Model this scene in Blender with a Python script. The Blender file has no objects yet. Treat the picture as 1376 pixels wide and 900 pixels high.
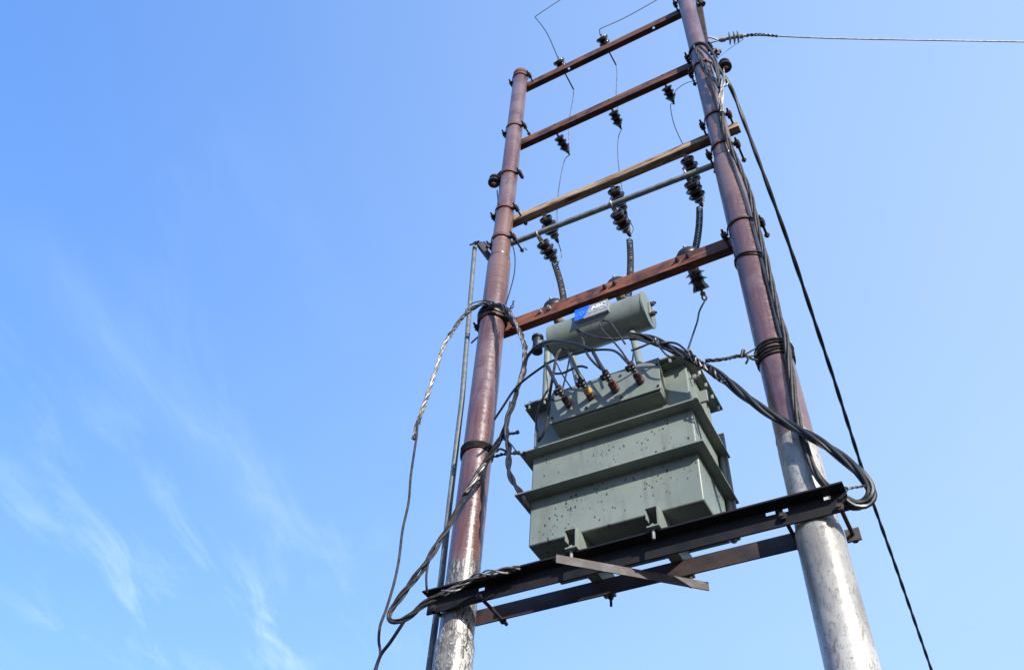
import bpy, math, random
import numpy as np
from mathutils import Vector, Matrix

random.seed(7)
R_ = math.radians
sc = bpy.context.scene
col = sc.collection

# ------------------------------------------------------------------ camera
# pose recovered from the vanishing points of the two poles and the cross-arms
FPX, CX, CY = 1165.0, 688.0, 450.0
EYE = Vector((0, 0, 1.6))
up = Vector((90, 1024, 1165)).normalized()               # camera frame (right, up, forward)
xr = Vector((2900, 1071, -1165)); xr = (xr - up * xr.dot(up)).normalized()
yf = -up.cross(xr)
ROT = Matrix((xr, yf, up))                                # camera frame -> world
cam_d = bpy.data.cameras.new('camera'); cam = bpy.data.objects.new('camera', cam_d); col.objects.link(cam)
cam_d.sensor_width = 36; cam_d.lens = FPX / 1376 * 36; cam_d.clip_start = 0.05; cam_d.clip_end = 20000
rt, upw, fw = ROT @ Vector((1, 0, 0)), ROT @ Vector((0, 1, 0)), ROT @ Vector((0, 0, 1))
m = Matrix((rt, upw, -fw)).transposed().to_4x4(); m.translation = EYE
cam.matrix_world = m
sc.camera = cam

def ray(px, py): return ROT @ Vector(((px - CX) / FPX, -(py - CY) / FPX, 1))
def at(px, py, y):
    d = ray(px, py); return EYE + d * (y / d.y)
def at_z(px, py, z):
    d = ray(px, py); return EYE + d * ((z - EYE.z) / d.z)
def at_x(px, py, x):
    d = ray(px, py); return EYE + d * (x / d.x)

# ------------------------------------------------------------------ light
SUN = Vector((0.80, -0.60, 0.47)).normalized()            # towards the sun
sun_el = math.asin(SUN.z)
world = bpy.data.worlds.new('World'); sc.world = world; world.use_nodes = True
wt = world.node_tree; wt.nodes.clear()
def wn(t, **k):
    n = wt.nodes.new(t)
    for a, b in k.items(): setattr(n, a, b)
    return n
wo = wn('ShaderNodeOutputWorld'); wb = wn('ShaderNodeBackground'); wb.inputs['Strength'].default_value = 0.15
sky = wn('ShaderNodeTexSky', sky_type='NISHITA', sun_disc=False, sun_elevation=sun_el,
         sun_rotation=math.atan2(SUN.x, SUN.y), altitude=0, air_density=1.0, dust_density=0.4, ozone_density=4.0)
hsv = wn('ShaderNodeHueSaturation'); hsv.inputs['Saturation'].default_value = 1.12; hsv.inputs['Value'].default_value = 1.0
wt.links.new(sky.outputs[0], hsv.inputs['Color'])
# thin cirrus, laid out on a flat layer above the place (direction / its height)
tc = wn('ShaderNodeTexCoord'); sep = wn('ShaderNodeSeparateXYZ'); wt.links.new(tc.outputs['Generated'], sep.inputs[0])
def wm(op, a, b=None, c=None):
    n = wn('ShaderNodeMath', operation=op)
    for i, v in enumerate((a, b, c)):
        if v is None: continue
        if isinstance(v, (int, float)): n.inputs[i].default_value = v
        else: wt.links.new(v, n.inputs[i])
    return n.outputs[0]
zc = wm('MAXIMUM', sep.outputs[2], 0.05)
cu, cv = wm('DIVIDE', sep.outputs[0], zc), wm('DIVIDE', sep.outputs[1], zc)
cmb = wn('ShaderNodeCombineXYZ'); wt.links.new(cu, cmb.inputs[0]); wt.links.new(cv, cmb.inputs[1])
def cloud_uv(px, py):
    d = ray(px, py); return Vector((d.x / d.z, d.y / d.z))
ca, cb = cloud_uv(40, 350), cloud_uv(360, 880)
ang = math.atan2(cb.y - ca.y, cb.x - ca.x)
mp = wn('ShaderNodeMapping', vector_type='TEXTURE'); mp.inputs['Rotation'].default_value = (0, 0, ang)
mp.inputs['Scale'].default_value = (1.0, 0.38, 1); wt.links.new(cmb.outputs[0], mp.inputs[0])
n1 = wn('ShaderNodeTexNoise'); n1.inputs['Scale'].default_value = 2.6; n1.inputs['Detail'].default_value = 8; n1.inputs['Roughness'].default_value = .58; n1.inputs['Distortion'].default_value = .5
wt.links.new(mp.outputs[0], n1.inputs['Vector'])
n2 = wn('ShaderNodeTexNoise'); n2.inputs['Scale'].default_value = 1.1; n2.inputs['Detail'].default_value = 2
wt.links.new(cmb.outputs[0], n2.inputs['Vector'])
def patch(px, py, rad):
    c = cloud_uv(px, py)
    vs = wn('ShaderNodeVectorMath', operation='DISTANCE'); wt.links.new(cmb.outputs[0], vs.inputs[0]); vs.inputs[1].default_value = (c.x, c.y, 0)
    mr = wn('ShaderNodeMapRange', interpolation_type='SMOOTHSTEP'); mr.inputs['From Min'].default_value = rad; mr.inputs['From Max'].default_value = 0
    wt.links.new(vs.outputs['Value'], mr.inputs['Value']); return mr.outputs[0]
def smooth(v, a, b):
    mr = wn('ShaderNodeMapRange', interpolation_type='SMOOTHSTEP'); mr.inputs['From Min'].default_value = a; mr.inputs['From Max'].default_value = b
    wt.links.new(v, mr.inputs['Value']); return mr.outputs[0]
streak = smooth(n1.outputs['Fac'], .47, .80)
cover = wm('MULTIPLY_ADD', patch(270, 850, .70), .48, wm('MULTIPLY_ADD', patch(130, 620, .75), .16, wm('MULTIPLY', smooth(n2.outputs['Fac'], .5, .75), .05)))
# a thin even veil of high haze that thickens towards the right-hand half of the sky and covers it
vd = wn('ShaderNodeVectorMath', operation='DOT_PRODUCT'); wt.links.new(tc.outputs['Generated'], vd.inputs[0]); vd.inputs[1].default_value = rt
veil = wm('MULTIPLY', smooth(vd.outputs['Value'], -.72, .80), wm('MULTIPLY_ADD', n2.outputs['Fac'], .10, .35))
c0, c1 = cloud_uv(30, 340), cloud_uv(310, 630); al = (c1 - c0).normalized()      # a faint broad trail
def along(vx, vy, off):
    n = wn('ShaderNodeVectorMath', operation='DOT_PRODUCT'); wt.links.new(cmb.outputs[0], n.inputs[0]); n.inputs[1].default_value = (vx, vy, 0)
    return wm('SUBTRACT', n.outputs['Value'], off)
tp = wm('ABSOLUTE', wm('MULTIPLY_ADD', n2.outputs['Fac'], .12, wm('SUBTRACT', along(-al.y, al.x, -al.y * c0.x + al.x * c0.y), .06)))
tl = along(al.x, al.y, al.x * c0.x + al.y * c0.y)
trail = wm('MULTIPLY', wm('MULTIPLY', smooth(tp, .10, 0), wm('MULTIPLY', smooth(tl, -.15, .1), smooth(tl, (c1 - c0).length + .3, (c1 - c0).length - .1))), wm('MULTIPLY', n1.outputs['Fac'], .10))
cl = wm('ADD', wm('ADD', wm('MULTIPLY', streak, cover), trail), veil)
mix = wn('ShaderNodeMix', data_type='RGBA'); wt.links.new(cl, mix.inputs['Factor'])
sp = wn('ShaderNodeSeparateColor'); wt.links.new(hsv.outputs[0], sp.inputs[0]); cc = wn('ShaderNodeCombineColor')
for i, (ref, out, gm) in enumerate(((.32, .3675, .70), (.82, .915, .55), (1.94, 2.35, .42))):     # softer rise towards the horizon
    wt.links.new(wm('MULTIPLY', wm('POWER', wm('DIVIDE', sp.outputs[i], ref), gm), out), cc.inputs[i])
wt.links.new(cc.outputs[0], mix.inputs['A']); mix.inputs['B'].default_value = (2.45, 3.0, 3.25, 1)
wt.links.new(mix.outputs['Result'], wb.inputs['Color']); wt.links.new(wb.outputs[0], wo.inputs[0])

sun_d = bpy.data.lights.new('sun', 'SUN'); sun_d.energy = 3.1; sun_d.angle = R_(0.53); sun_d.color = (1, .95, .865)
sun = bpy.data.objects.new('sun', sun_d); col.objects.link(sun); sun.location = (6, -6, 12)
sun.rotation_euler = (-SUN).to_track_quat('-Z', 'Y').to_euler()
sc.view_settings.view_transform = 'Standard'; sc.view_settings.look = 'None'
sc.view_settings.exposure = 1.42; sc.view_settings.gamma = 1; sc.view_settings.use_curve_mapping = False
sc.render.resolution_x, sc.render.resolution_y = 1024, 669

# ------------------------------------------------------------------ materials
def material(name, base, rough=.5, metal=0.0, spec=.5, build=None, coat=0):
    mt = bpy.data.materials.new(name); mt.use_nodes = True
    nt = mt.node_tree; b = nt.nodes['Principled BSDF']
    b.inputs['Base Color'].default_value = (*base, 1); b.inputs['Roughness'].default_value = rough
    b.inputs['Metallic'].default_value = metal; b.inputs['Specular IOR Level'].default_value = spec
    b.inputs['Coat Weight'].default_value = coat
    if build: build(NT(nt, b))
    return mt
class NT:
    def __init__(s, nt, b):
        s.nt, s.b = nt, b; s.pos = nt.nodes.new('ShaderNodeNewGeometry').outputs['Position']
    def link(s, a, b): s.nt.links.new(a, b)
    def scaled(s, v, rot=(0, 0, 0)):
        n = s.nt.nodes.new('ShaderNodeMapping'); n.inputs['Scale'].default_value = v; n.inputs['Rotation'].default_value = rot
        s.link(s.pos, n.inputs[0]); return n.outputs[0]
    def noise(s, vec, scale, detail=4, rough=.55, dist=0):
        n = s.nt.nodes.new('ShaderNodeTexNoise'); s.link(vec, n.inputs['Vector'])
        for k, v in (('Scale', scale), ('Detail', detail), ('Roughness', rough), ('Distortion', dist)): n.inputs[k].default_value = v
        return n.outputs['Fac']
    def voronoi(s, vec, scale, rand=1):
        n = s.nt.nodes.new('ShaderNodeTexVoronoi'); s.link(vec, n.inputs['Vector']); n.inputs['Scale'].default_value = scale; n.inputs['Randomness'].default_value = rand
        return n
    def ramp(s, v, a, b, lo=0., hi=1., ease=True):
        n = s.nt.nodes.new('ShaderNodeMapRange'); n.interpolation_type = 'SMOOTHSTEP' if ease else 'LINEAR'
        for k, x in (('From Min', a), ('From Max', b), ('To Min', lo), ('To Max', hi)): n.inputs[k].default_value = x
        s.link(v, n.inputs['Value']); return n.outputs[0]
    def math(s, op, a, b=None):
        n = s.nt.nodes.new('ShaderNodeMath'); n.operation = op
        for i, v in enumerate((a, b)):
            if v is None: continue
            if isinstance(v, (int, float)): n.inputs[i].default_value = v
            else: s.link(v, n.inputs[i])
        return n.outputs[0]
    def mix(s, f, a, b):
        n = s.nt.nodes.new('ShaderNodeMix'); n.data_type = 'RGBA'
        for k, v in (('Factor', f), ('A', a), ('B', b)):
            if isinstance(v, tuple): n.inputs[k].default_value = (*v, 1)
            elif isinstance(v, (int, float)): n.inputs[k].default_value = v
            else: s.link(v, n.inputs[k])
        return n.outputs['Result']
    def z(s):
        n = s.nt.nodes.new('ShaderNodeSeparateXYZ'); s.link(s.pos, n.inputs[0]); return n.outputs[2]
    def color(s, c): s.link(c, s.b.inputs['Base Color'])
    def rough(s, c): s.link(c, s.b.inputs['Roughness'])
    def bump(s, h, strength=.3, dist=.01):
        n = s.nt.nodes.new('ShaderNodeBump'); n.inputs['Strength'].default_value = strength; n.inputs['Distance'].default_value = dist
        s.link(h, n.inputs['Height']); s.link(n.outputs[0], s.b.inputs['Normal'])

def pole_build(zpaint, zfade, dirt, drip):
    def f(n):
        big = n.noise(n.pos, 2.3, 4); stv = n.scaled((9, 9, .7)); st = n.noise(stv, 3.0, 6, .65)
        fine = n.noise(n.pos, 60, 4, .6); ringv = n.scaled((1, 1, 55)); ring = n.noise(ringv, 1.0, 3, .6)
        red = n.mix(n.ramp(st, .35, .7), (.076, .031, .028), (.128, .063, .057))
        red = n.mix(n.ramp(big, .45, .62, 0, .85), red, (.145, .092, .092)); red = n.mix(n.ramp(n.noise(n.scaled((6, 6, 1.5)), 2.2, 6, .7, 1.0), .56, .66, 0, .75), red, (.060, .030, .036))
        red = n.mix(n.ramp(fine, .63, .72, 0, .6), red, (.21, .15, .15))
        rust = n.mix(n.ramp(ring, .3, .7, .35, .95), red, (.150, .082, .056))
        red = n.mix(n.math('MULTIPLY', n.ramp(n.z(), 7.42, 7.34), n.ramp(n.z(), 6.2, 6.7)), red, rust)
        sil = n.mix(n.ramp(big, .35, .7), (.23, .22, .195), (.37, .355, .32))
        flakev = n.scaled((62, 62, 24)); fl = n.noise(flakev, 1.3, 8, .7, .9); patchy = n.noise(n.scaled((5, 5, 2.2)), 1.6, 4, .6)
        sil = n.mix(n.math('MULTIPLY', n.ramp(n.math('ADD', fl, n.math('MULTIPLY', patchy, .35 * dirt)), .62, .68), min(1, dirt * 1.3)), sil, (.028, .026, .027)); sil = n.mix(n.ramp(patchy, .46, .64, 0, .7), sil, (.165, .15, .13)); sil = n.mix(n.ramp(n.noise(n.scaled((14, 14, 3)), 1.7, 7, .72, 1.2), .58, .66, 0, .55), sil, (.12, .085, .06))
        sil = n.mix(n.math('MULTIPLY', n.ramp(st, .52, .72), dirt * .8), sil, (.10, .085, .07))
        speck = n.ramp(n.noise(n.pos, 24, 3, .7), .67, .71, 0, .7); sil = n.mix(speck, sil, (.14, .10, .08))
        sil = n.mix(n.math('MULTIPLY', n.ramp(n.noise(n.scaled((45, 45, 3.0)), 1.2, 5, .65), .44, .56), n.math('MULTIPLY', n.ramp(n.z(), zpaint - .38, zpaint - .02, 0, 1), dirt)), sil, (.035, .028, .026)) if dirt > .5 else sil
        edge = n.math('ADD', n.z(), n.ramp(n.noise(n.scaled((22, 22, 2)), 1.2, 5, .6), .2, .8, -drip, drip))
        f_ = n.ramp(edge, zpaint - zfade, zpaint + zfade)
        n.color(n.mix(f_, sil, red))
        n.rough(n.math('ADD', n.math('ADD', n.ramp(fine, .3, .7, .19, .31), n.ramp(ring, .35, .7, -.03, .10)), n.math('MULTIPLY', n.math('SUBTRACT', 1.0, f_), .1)))
        n.bump(n.math('ADD', n.math('MULTIPLY', fine, .3), n.math('ADD', n.math('MULTIPLY', fl, .4), n.math('MULTIPLY', ring, .08))), .22, .006)
    return f
M = {}
M['pole_left'] = material('maroon_paint_over_stained_silver', (.15, .07, .07), .35, 0, .85, pole_build(4.17, .03, .95, .12))
M['pole_right'] = material('maroon_paint_over_silver', (.15, .07, .07), .35, 0, .85, pole_build(4.36, .012, .48, .01))
def oxide(dark, mid, lite, streaks=.5):
    def f(n):
        a = n.noise(n.pos, 9, 6, .62); b = n.noise(n.scaled((2.2, 8, 14)), 2.2, 5, .6); c = n.noise(n.pos, 95, 3, .6)
        k = n.mix(n.ramp(a, .36, .62), dark, mid); k = n.mix(n.ramp(b, .50, .70, 0, streaks), k, lite)
        k = n.mix(n.ramp(c, .58, .72, 0, .5), k, dark)
        n.color(k); n.rough(n.ramp(a, .3, .7, .55, .8)); n.bump(n.math('ADD', a, n.math('MULTIPLY', c, .35)), .25, .004)
    return f
M['oxide'] = material('red_oxide_steel', (.14, .05, .03), .65, 0, .35, oxide((.030, .014, .012), (.105, .040, .025), (.20, .092, .054), .75))
M['oxide_bright'] = material('bright_red_oxide_steel', (.18, .06, .035), .65, 0, .35, oxide((.050, .018, .013), (.15, .050, .028), (.25, .10, .056), .75))
M['platform'] = material('dark_platform_steel', (.01, .01, .01), .7, 0, .3, oxide((.005, .005, .007), (.009, .008, .010), (.022, .014, .014), .3))
M['rear'] = material('dull_maroon_steel', (.045, .03, .03), .5, 0, .5, oxide((.014, .011, .012), (.034, .019, .018), (.065, .032, .026)))
M['bar'] = material('weathered_grey_brown_steel', (.12, .09, .08), .6, 0, .4, oxide((.03, .025, .025), (.075, .058, .052), (.17, .14, .125)))
M['clamp'] = material('dark_clamp_steel', (.05, .036, .034), .55, .2, .4, oxide((.022, .018, .018), (.05, .034, .032), (.10, .06, .05)))
M['brown_strap'] = material('maroon_clamp_band', (.13, .05, .045), .5, 0, .4, oxide((.06, .026, .024), (.12, .05, .045), (.16, .075, .06)))
def woodf(n):
    g = n.noise(n.scaled((1.1, 26, 26)), 2.4, 7, .65, .8); s = n.noise(n.scaled((1.6, 9, 9)), 2.0, 5, .6); c = n.noise(n.scaled((.6, 60, 60)), 2, 3)
    k = n.mix(n.ramp(g, .3, .7), (.14, .082, .046), (.44, .34, .235)); k = n.mix(n.ramp(s, .48, .62, 0, .85), k, (.055, .02, .009))
    k = n.mix(n.ramp(c, .62, .7, 0, .8), k, (.05, .035, .02)); n.color(k); n.bump(g, .5, .006)
M['wood'] = material('weathered_timber', (.2, .14, .08), .8, 0, .2, woodf)
def galv(lo, hi):
    def f(n):
        a = n.noise(n.pos, 22, 5, .6); b = n.noise(n.pos, 5, 4); k = n.mix(n.ramp(a, .35, .65), lo, hi); k = n.mix(n.ramp(b, .56, .75, 0, .45), k, (.16, .12, .09))
        n.color(k); n.rough(n.ramp(a, .3, .7, .4, .6))
    return f
M['galv'] = material('galvanised_steel', (.25, .26, .26), .5, .35, .5, galv((.16, .17, .165), (.25, .265, .255)))
M['conduit'] = material('dull_galvanised_conduit', (.12, .14, .14), .6, .1, .4, galv((.085, .10, .105), (.14, .155, .155)))
M['zinc'] = material('bright_zinc', (.5, .5, .48), .45, .5, .5, galv((.26, .26, .245), (.42, .42, .40)))
def tankf(spots):
    def f(n):
        a = n.noise(n.pos, 3.2, 5, .6); b = n.noise(n.scaled((14, 14, 1.6)), 1.3, 5, .6); d = n.noise(n.pos, 130, 2)
        k = n.mix(n.ramp(a, .35, .68), (.141, .166, .143), (.178, .206, .178)); k = n.mix(n.ramp(b, .50, .72, 0, .55), k, (.112, .122, .098)); k = n.mix(n.ramp(n.noise(n.scaled((26, 26, 1.8)), 1.5, 6, .7), .62, .72, 0, .5), k, (.10, .088, .062)); k = n.mix(n.ramp(n.noise(n.pos, 11, 6, .7), .60, .74, 0, .4), k, (.21, .225, .20))
        if spots:
            for s_, thr, cc, seed in ((42, .34, .0, 1), (85, .40, 0, 2)):
                v = n.voronoi(n.scaled((1, 1, .62 if s_ < 50 else .8)), s_); rnd = n.nt.nodes.new('ShaderNodeSeparateColor'); n.link(v.outputs['Color'], rnd.inputs[0])
                pick = n.ramp(rnd.outputs[0], .64, .68); size = n.math('MULTIPLY', n.math('ADD', n.math('MULTIPLY', rnd.outputs[1], .9), .25), thr)
                dot = n.ramp(n.math('SUBTRACT', size, v.outputs['Distance']), 0, .03)
                zone = n.math('MULTIPLY', n.ramp(n.z(), 4.72, 4.5, .12, 1), n.ramp(n.noise(n.pos, 3.6, 3), .42, .60))
                k = n.mix(n.math('MULTIPLY', n.math('MULTIPLY', dot, pick), n.ramp(zone, .25, .55)), k, (.028, .033, .035))
        n.color(k); n.rough(n.ramp(a, .3, .7, .42, .55)); n.bump(n.math('ADD', n.math('MULTIPLY', d, .2), n.math('MULTIPLY', a, 2.0)), .09, .012)
    return f
M['tank'] = material('grey_green_tank_paint', (.24, .265, .235), .45, 0, .45, tankf(True))
M['tank_plain'] = material('grey_green_paint', (.24, .265, .235), .45, 0, .45, tankf(False))
def porc(lo, hi):
    def f(n): n.color(n.mix(n.ramp(n.noise(n.pos, 30, 4), .35, .7), lo, hi))
    return f
M['porcelain'] = material('dark_brown_porcelain', (.02, .014, .012), .16, 0, .6, porc((.018, .012, .010), (.052, .031, .023)))
M['bushing'] = material('brown_bushing_porcelain', (.05, .018, .016), .2, 0, .6, porc((.03, .012, .012), (.07, .026, .024)))
M['bushing_yellow'] = material('yellow_painted_cap', (.45, .24, .03), .4, 0, .5, porc((.30, .15, .02), (.52, .29, .05)))
M['bushing_red'] = material('dark_red_painted_cap', (.17, .02, .025), .3, 0, .5, porc((.11, .014, .018), (.20, .03, .035)))
M['arrester'] = material('stained_beige_housing', (.2, .18, .15), .6, 0, .4, porc((.10, .08, .07), (.27, .25, .21)))
M['rubber'] = material('black_cable_sheath', (.014, .014, .016), .42, 0, .5, porc((.006, .006, .007), (.013, .013, .014)))
M['rubber_grey'] = material('dusty_black_sheath', (.05, .046, .04), .6, 0, .35, porc((.008, .008, .008), (.040, .035, .031)))
M['alu'] = material('weathered_aluminium_strand', (.27, .255, .23), .42, .45, .5, porc((.05, .046, .042), (.32, .30, .275)))
M['wire'] = material('dull_wire', (.11, .10, .095), .45, .5, .5, porc((.05, .05, .05), (.17, .16, .15)))
M['poly'] = material('grey_polymer_insulator', (.30, .30, .28), .5, 0, .4, porc((.20, .20, .19), (.36, .36, .34)))
M['sign_grey'] = material('sign_grey_field', (.20, .22, .25), .5, 0, .4, porc((.18, .20, .23), (.26, .275, .29)))
M['sign_blue'] = material('sign_blue_field', (.012, .10, .62), .45, 0, .4, porc((.010, .085, .55), (.02, .14, .70)))
M['sign_white'] = material('sign_white_lettering', (.8, .8, .8), .5, 0, .4, porc((.74, .74, .74), (.8, .8, .8)))
M['sign_pale'] = material('sign_pale_blue_mark', (.12, .3, .75), .5, 0, .4, porc((.10, .26, .72), (.2, .4, .8)))
def groundf(n):
    a = n.noise(n.pos, .6, 8, .6); b = n.noise(n.pos, 14, 5, .6)
    n.color(n.mix(n.ramp(a, .35, .65), (.030, .029, .028), n.mix(n.ramp(b, .4, .6), (.042, .04, .037), (.06, .056, .05)))); n.bump(b, .5, .03)
M['ground'] = material('dry_trodden_earth', (.08, .07, .06), .9, 0, .2, groundf)

# ------------------------------------------------------------------ mesh helpers
WL = {}                                                   # world location of each object's origin
def empty(name, loc, label, cat, group=None):
    o = bpy.data.objects.new(name, None); col.objects.link(o); o.location = loc; o.empty_display_size = .1
    o['label'] = label; o['category'] = cat
    if group: o['group'] = group
    WL[o] = Vector(loc); return o
class MB:
    def __init__(s): s.v, s.f, s.bev = [], [], 0
    def add(s, vs, fs):
        k = len(s.v); s.v += [Vector(p) for p in vs]; s.f += [tuple(i + k for i in q) for q in fs]; return s
    def box(s, a, b):
        x0, y0, z0 = a; x1, y1, z1 = b
        return s.add([(x0, y0, z0), (x1, y0, z0), (x1, y1, z0), (x0, y1, z0), (x0, y0, z1), (x1, y0, z1), (x1, y1, z1), (x0, y1, z1)],
                     [(3, 2, 1, 0), (4, 5, 6, 7), (0, 1, 5, 4), (1, 2, 6, 5), (2, 3, 7, 6), (3, 0, 4, 7)])
    def bar(s, p, q, prof, upv=(0, 0, 1)):
        """closed 2-D profile (side, up) swept straight from p to q"""
        p, q = Vector(p), Vector(q); d = (q - p).normalized(); u = Vector(upv); u = (u - d * u.dot(d)).normalized(); sd = d.cross(u)
        n = len(prof); vs = [e + sd * a + u * b for e in (p, q) for a, b in prof]
        ar = sum(prof[i][0] * prof[(i + 1) % n][1] - prof[(i + 1) % n][0] * prof[i][1] for i in range(n))
        fs = [(i, (i + 1) % n, n + (i + 1) % n, n + i) for i in range(n)] + [tuple(range(n))[::-1], tuple(range(n, 2 * n))]
        if ar < 0: fs = [f[::-1] for f in fs]
        return s.add(vs, fs)
    def rect(s, p, q, w, h, upv=(0, 0, 1)):
        return s.bar(p, q, [(-w / 2, -h / 2), (w / 2, -h / 2), (w / 2, h / 2), (-w / 2, h / 2)], upv)
    def hexrod(s, p, q, r, n=6):
        d = (Vector(q) - Vector(p)).normalized(); u = (0, 0, 1) if abs(d.z) < .8 else (0, 1, 0)
        return s.bar(p, q, [(r * math.cos(2 * math.pi * i / n), r * math.sin(2 * math.pi * i / n)) for i in range(n)], u)
    def lathe(s, o, d, prof, n=20):
        """prof: (distance along d, radius)"""
        o, d = Vector(o), Vector(d).normalized(); u = d.orthogonal().normalized(); w = d.cross(u)
        vs = [o + d * t + (u * math.cos(2 * math.pi * i / n) + w * math.sin(2 * math.pi * i / n)) * max(r, 1e-4) for t, r in prof for i in range(n)]
        fs = [(j * n + i, j * n + (i + 1) % n, (j + 1) * n + (i + 1) % n, (j + 1) * n + i) for j in range(len(prof) - 1) for i in range(n)]
        fs += [tuple(range(n))[::-1], tuple(range((len(prof) - 1) * n, len(prof) * n))]
        return s.add(vs, fs)
    def tube(s, pts, r, n=6, closed=False):
        pts = [Vector(p) for p in pts]; N = len(pts); rr = r if isinstance(r, (list, tuple)) else [r] * N
        t = [(pts[(i + 1) % N] - pts[i - 1]) if (closed or 0 < i < N - 1) else (pts[1] - pts[0] if i == 0 else pts[-1] - pts[-2]) for i in range(N)]
        t = [q.normalized() for q in t]; u = t[0].orthogonal().normalized(); vs = []
        for i in range(N):
            u = (u - t[i] * u.dot(t[i])); u = u.normalized() if u.length > 1e-6 else t[i].orthogonal().normalized(); w = t[i].cross(u)
            vs += [pts[i] + (u * math.cos(2 * math.pi * k / n) + w * math.sin(2 * math.pi * k / n)) * rr[i] for k in range(n)]
        fs = [(i * n + k, i * n + (k + 1) % n, ((i + 1) % N) * n + (k + 1) % n, ((i + 1) % N) * n + k) for i in range(N if closed else N - 1) for k in range(n)]
        if not closed: fs += [tuple(range(n))[::-1], tuple(range((N - 1) * n, N * n))]
        return s.add(vs, fs)
    def cells(s, xs, zs, holes, y0, y1, plane='xz'):
        """plate cut on a grid; cells in holes are left open"""
        on = lambda i, j: 0 <= i < len(xs) - 1 and 0 <= j < len(zs) - 1 and (i, j) not in holes
        P = (lambda a, b, c: (a, c, b)) if plane == 'xz' else (lambda a, b, c: (a, b, c))
        flip = plane != 'xz'
        for i in range(len(xs) - 1):
            for j in range(len(zs) - 1):
                if not on(i, j): continue
                a, b, c, d = xs[i], xs[i + 1], zs[j], zs[j + 1]
                q = [[P(a, c, y0), P(b, c, y0), P(b, d, y0), P(a, d, y0)], [P(a, d, y1), P(b, d, y1), P(b, c, y1), P(a, c, y1)]]
                if not on(i - 1, j): q.append([P(a, c, y1), P(a, c, y0), P(a, d, y0), P(a, d, y1)])
                if not on(i + 1, j): q.append([P(b, c, y0), P(b, c, y1), P(b, d, y1), P(b, d, y0)])
                if not on(i, j - 1): q.append([P(a, c, y1), P(b, c, y1), P(b, c, y0), P(a, c, y0)])
                if not on(i, j + 1): q.append([P(a, d, y0), P(b, d, y0), P(b, d, y1), P(a, d, y1)])
                for w in q: s.add(w if not flip else w[::-1], [(0, 1, 2, 3)])
        return s
    def build(s, name, mat, parent=None, bevel=0, smooth=True, ang=38):
        c = sum(s.v, Vector()) / len(s.v)
        if parent is None:
            zmin = min(p.z for p in s.v); c = Vector((c.x, c.y, zmin))
        me = bpy.data.meshes.new(name); me.from_pydata([tuple(p - c) for p in s.v], [], s.f); me.materials.append(M[mat]); me.validate(); me.update()
        if smooth:
            me.polygons.foreach_set('use_smooth', [True] * len(me.polygons)); me.set_sharp_from_angle(angle=R_(ang))
        o = bpy.data.objects.new(name, me); col.objects.link(o); WL[o] = c
        if parent: o.parent = parent; o.location = c - WL[parent]
        else: o.location = c
        if bevel:
            b = o.modifiers.new('bevel', 'BEVEL'); b.width = bevel; b.segments = 2; b.limit_method = 'ANGLE'; b.angle_limit = R_(40)
        return o
def tag(o, label, cat, group=None, kind=None):
    o['label'] = label; o['category'] = cat
    if group: o['group'] = group
    if kind: o['kind'] = kind
    return o
def spline(pts, n=10):
    pts = [Vector(p) for p in pts]; e = [pts[0] * 2 - pts[1]] + pts + [pts[-1] * 2 - pts[-2]]; out = []
    for i in range(1, len(e) - 2):
        a, b, c, d = e[i - 1:i + 3]
        for k in range(n):
            t = k / n; out.append(.5 * (2 * b + (c - a) * t + (2 * a - 5 * b + 4 * c - d) * t * t + (3 * b - a - 3 * c + d) * t ** 3))
    return out + [pts[-1]]
def resample(pts, step):
    out = [pts[0]]; acc = 0
    for a, b in zip(pts, pts[1:]):
        L = (b - a).length; t = step - acc
        while t <= L: out.append(a + (b - a) * (t / L)); t += step
        acc = (acc + L) % step if L else acc
        acc = L - (t - step)
    if (out[-1] - pts[-1]).length > step * .3: out.append(pts[-1])
    return out
def twist(mb, path, n, Rb, r, pitch, step=.02, seg=6, wob=.25, seed=0, phase=0):
    """n strands laid round the path like a stranded cable, a little uneven"""
    rnd = random.Random(seed); P = resample(path, step); N = len(P)
    t = [(P[min(i + 1, N - 1)] - P[max(i - 1, 0)]).normalized() for i in range(N)]; u = t[0].orthogonal().normalized(); fr = []
    for i in range(N):
        u = u - t[i] * u.dot(t[i]); u = u.normalized() if u.length > 1e-6 else t[i].orthogonal().normalized(); fr.append((u, t[i].cross(u)))
    for k in range(n):
        f1, f2, p1, p2 = rnd.uniform(2, 5), rnd.uniform(6, 11), rnd.uniform(0, 6), rnd.uniform(0, 6); q = []
        for i in range(N):
            s_ = i * step; a = phase + 2 * math.pi * (k / n + s_ / pitch) + wob * math.sin(f1 * s_ + p1)
            rad = Rb * (1 + wob * math.sin(f2 * s_ + p2)); q.append(P[i] + (fr[i][0] * math.cos(a) + fr[i][1] * math.sin(a)) * rad)
        mb.tube(q, r, seg)
    return mb
def path(*c, n=10): return spline([at(*p) for p in c], n)
def cable(name, pts, r, mat, label, cat='cable', group=None, seg=8):
    o = MB().tube(pts, r, seg).build(name, mat); return tag(o, label, cat, group)

# ------------------------------------------------------------------ setting
g = MB(); NR = 64
rings = [0.01, 2, 6, 15, 40, 120, 500, 3000]
g.v = [Vector((r * math.cos(2 * math.pi * i / NR), 3 + r * math.sin(2 * math.pi * i / NR), 0)) for r in rings for i in range(NR)]
g.f = [(j * NR + i, (j + 1) * NR + i, (j + 1) * NR + (i + 1) % NR, j * NR + (i + 1) % NR) for j in range(len(rings) - 1) for i in range(NR)]
gnd = g.build('ground', 'ground', smooth=False); gnd['kind'] = 'structure'

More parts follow.
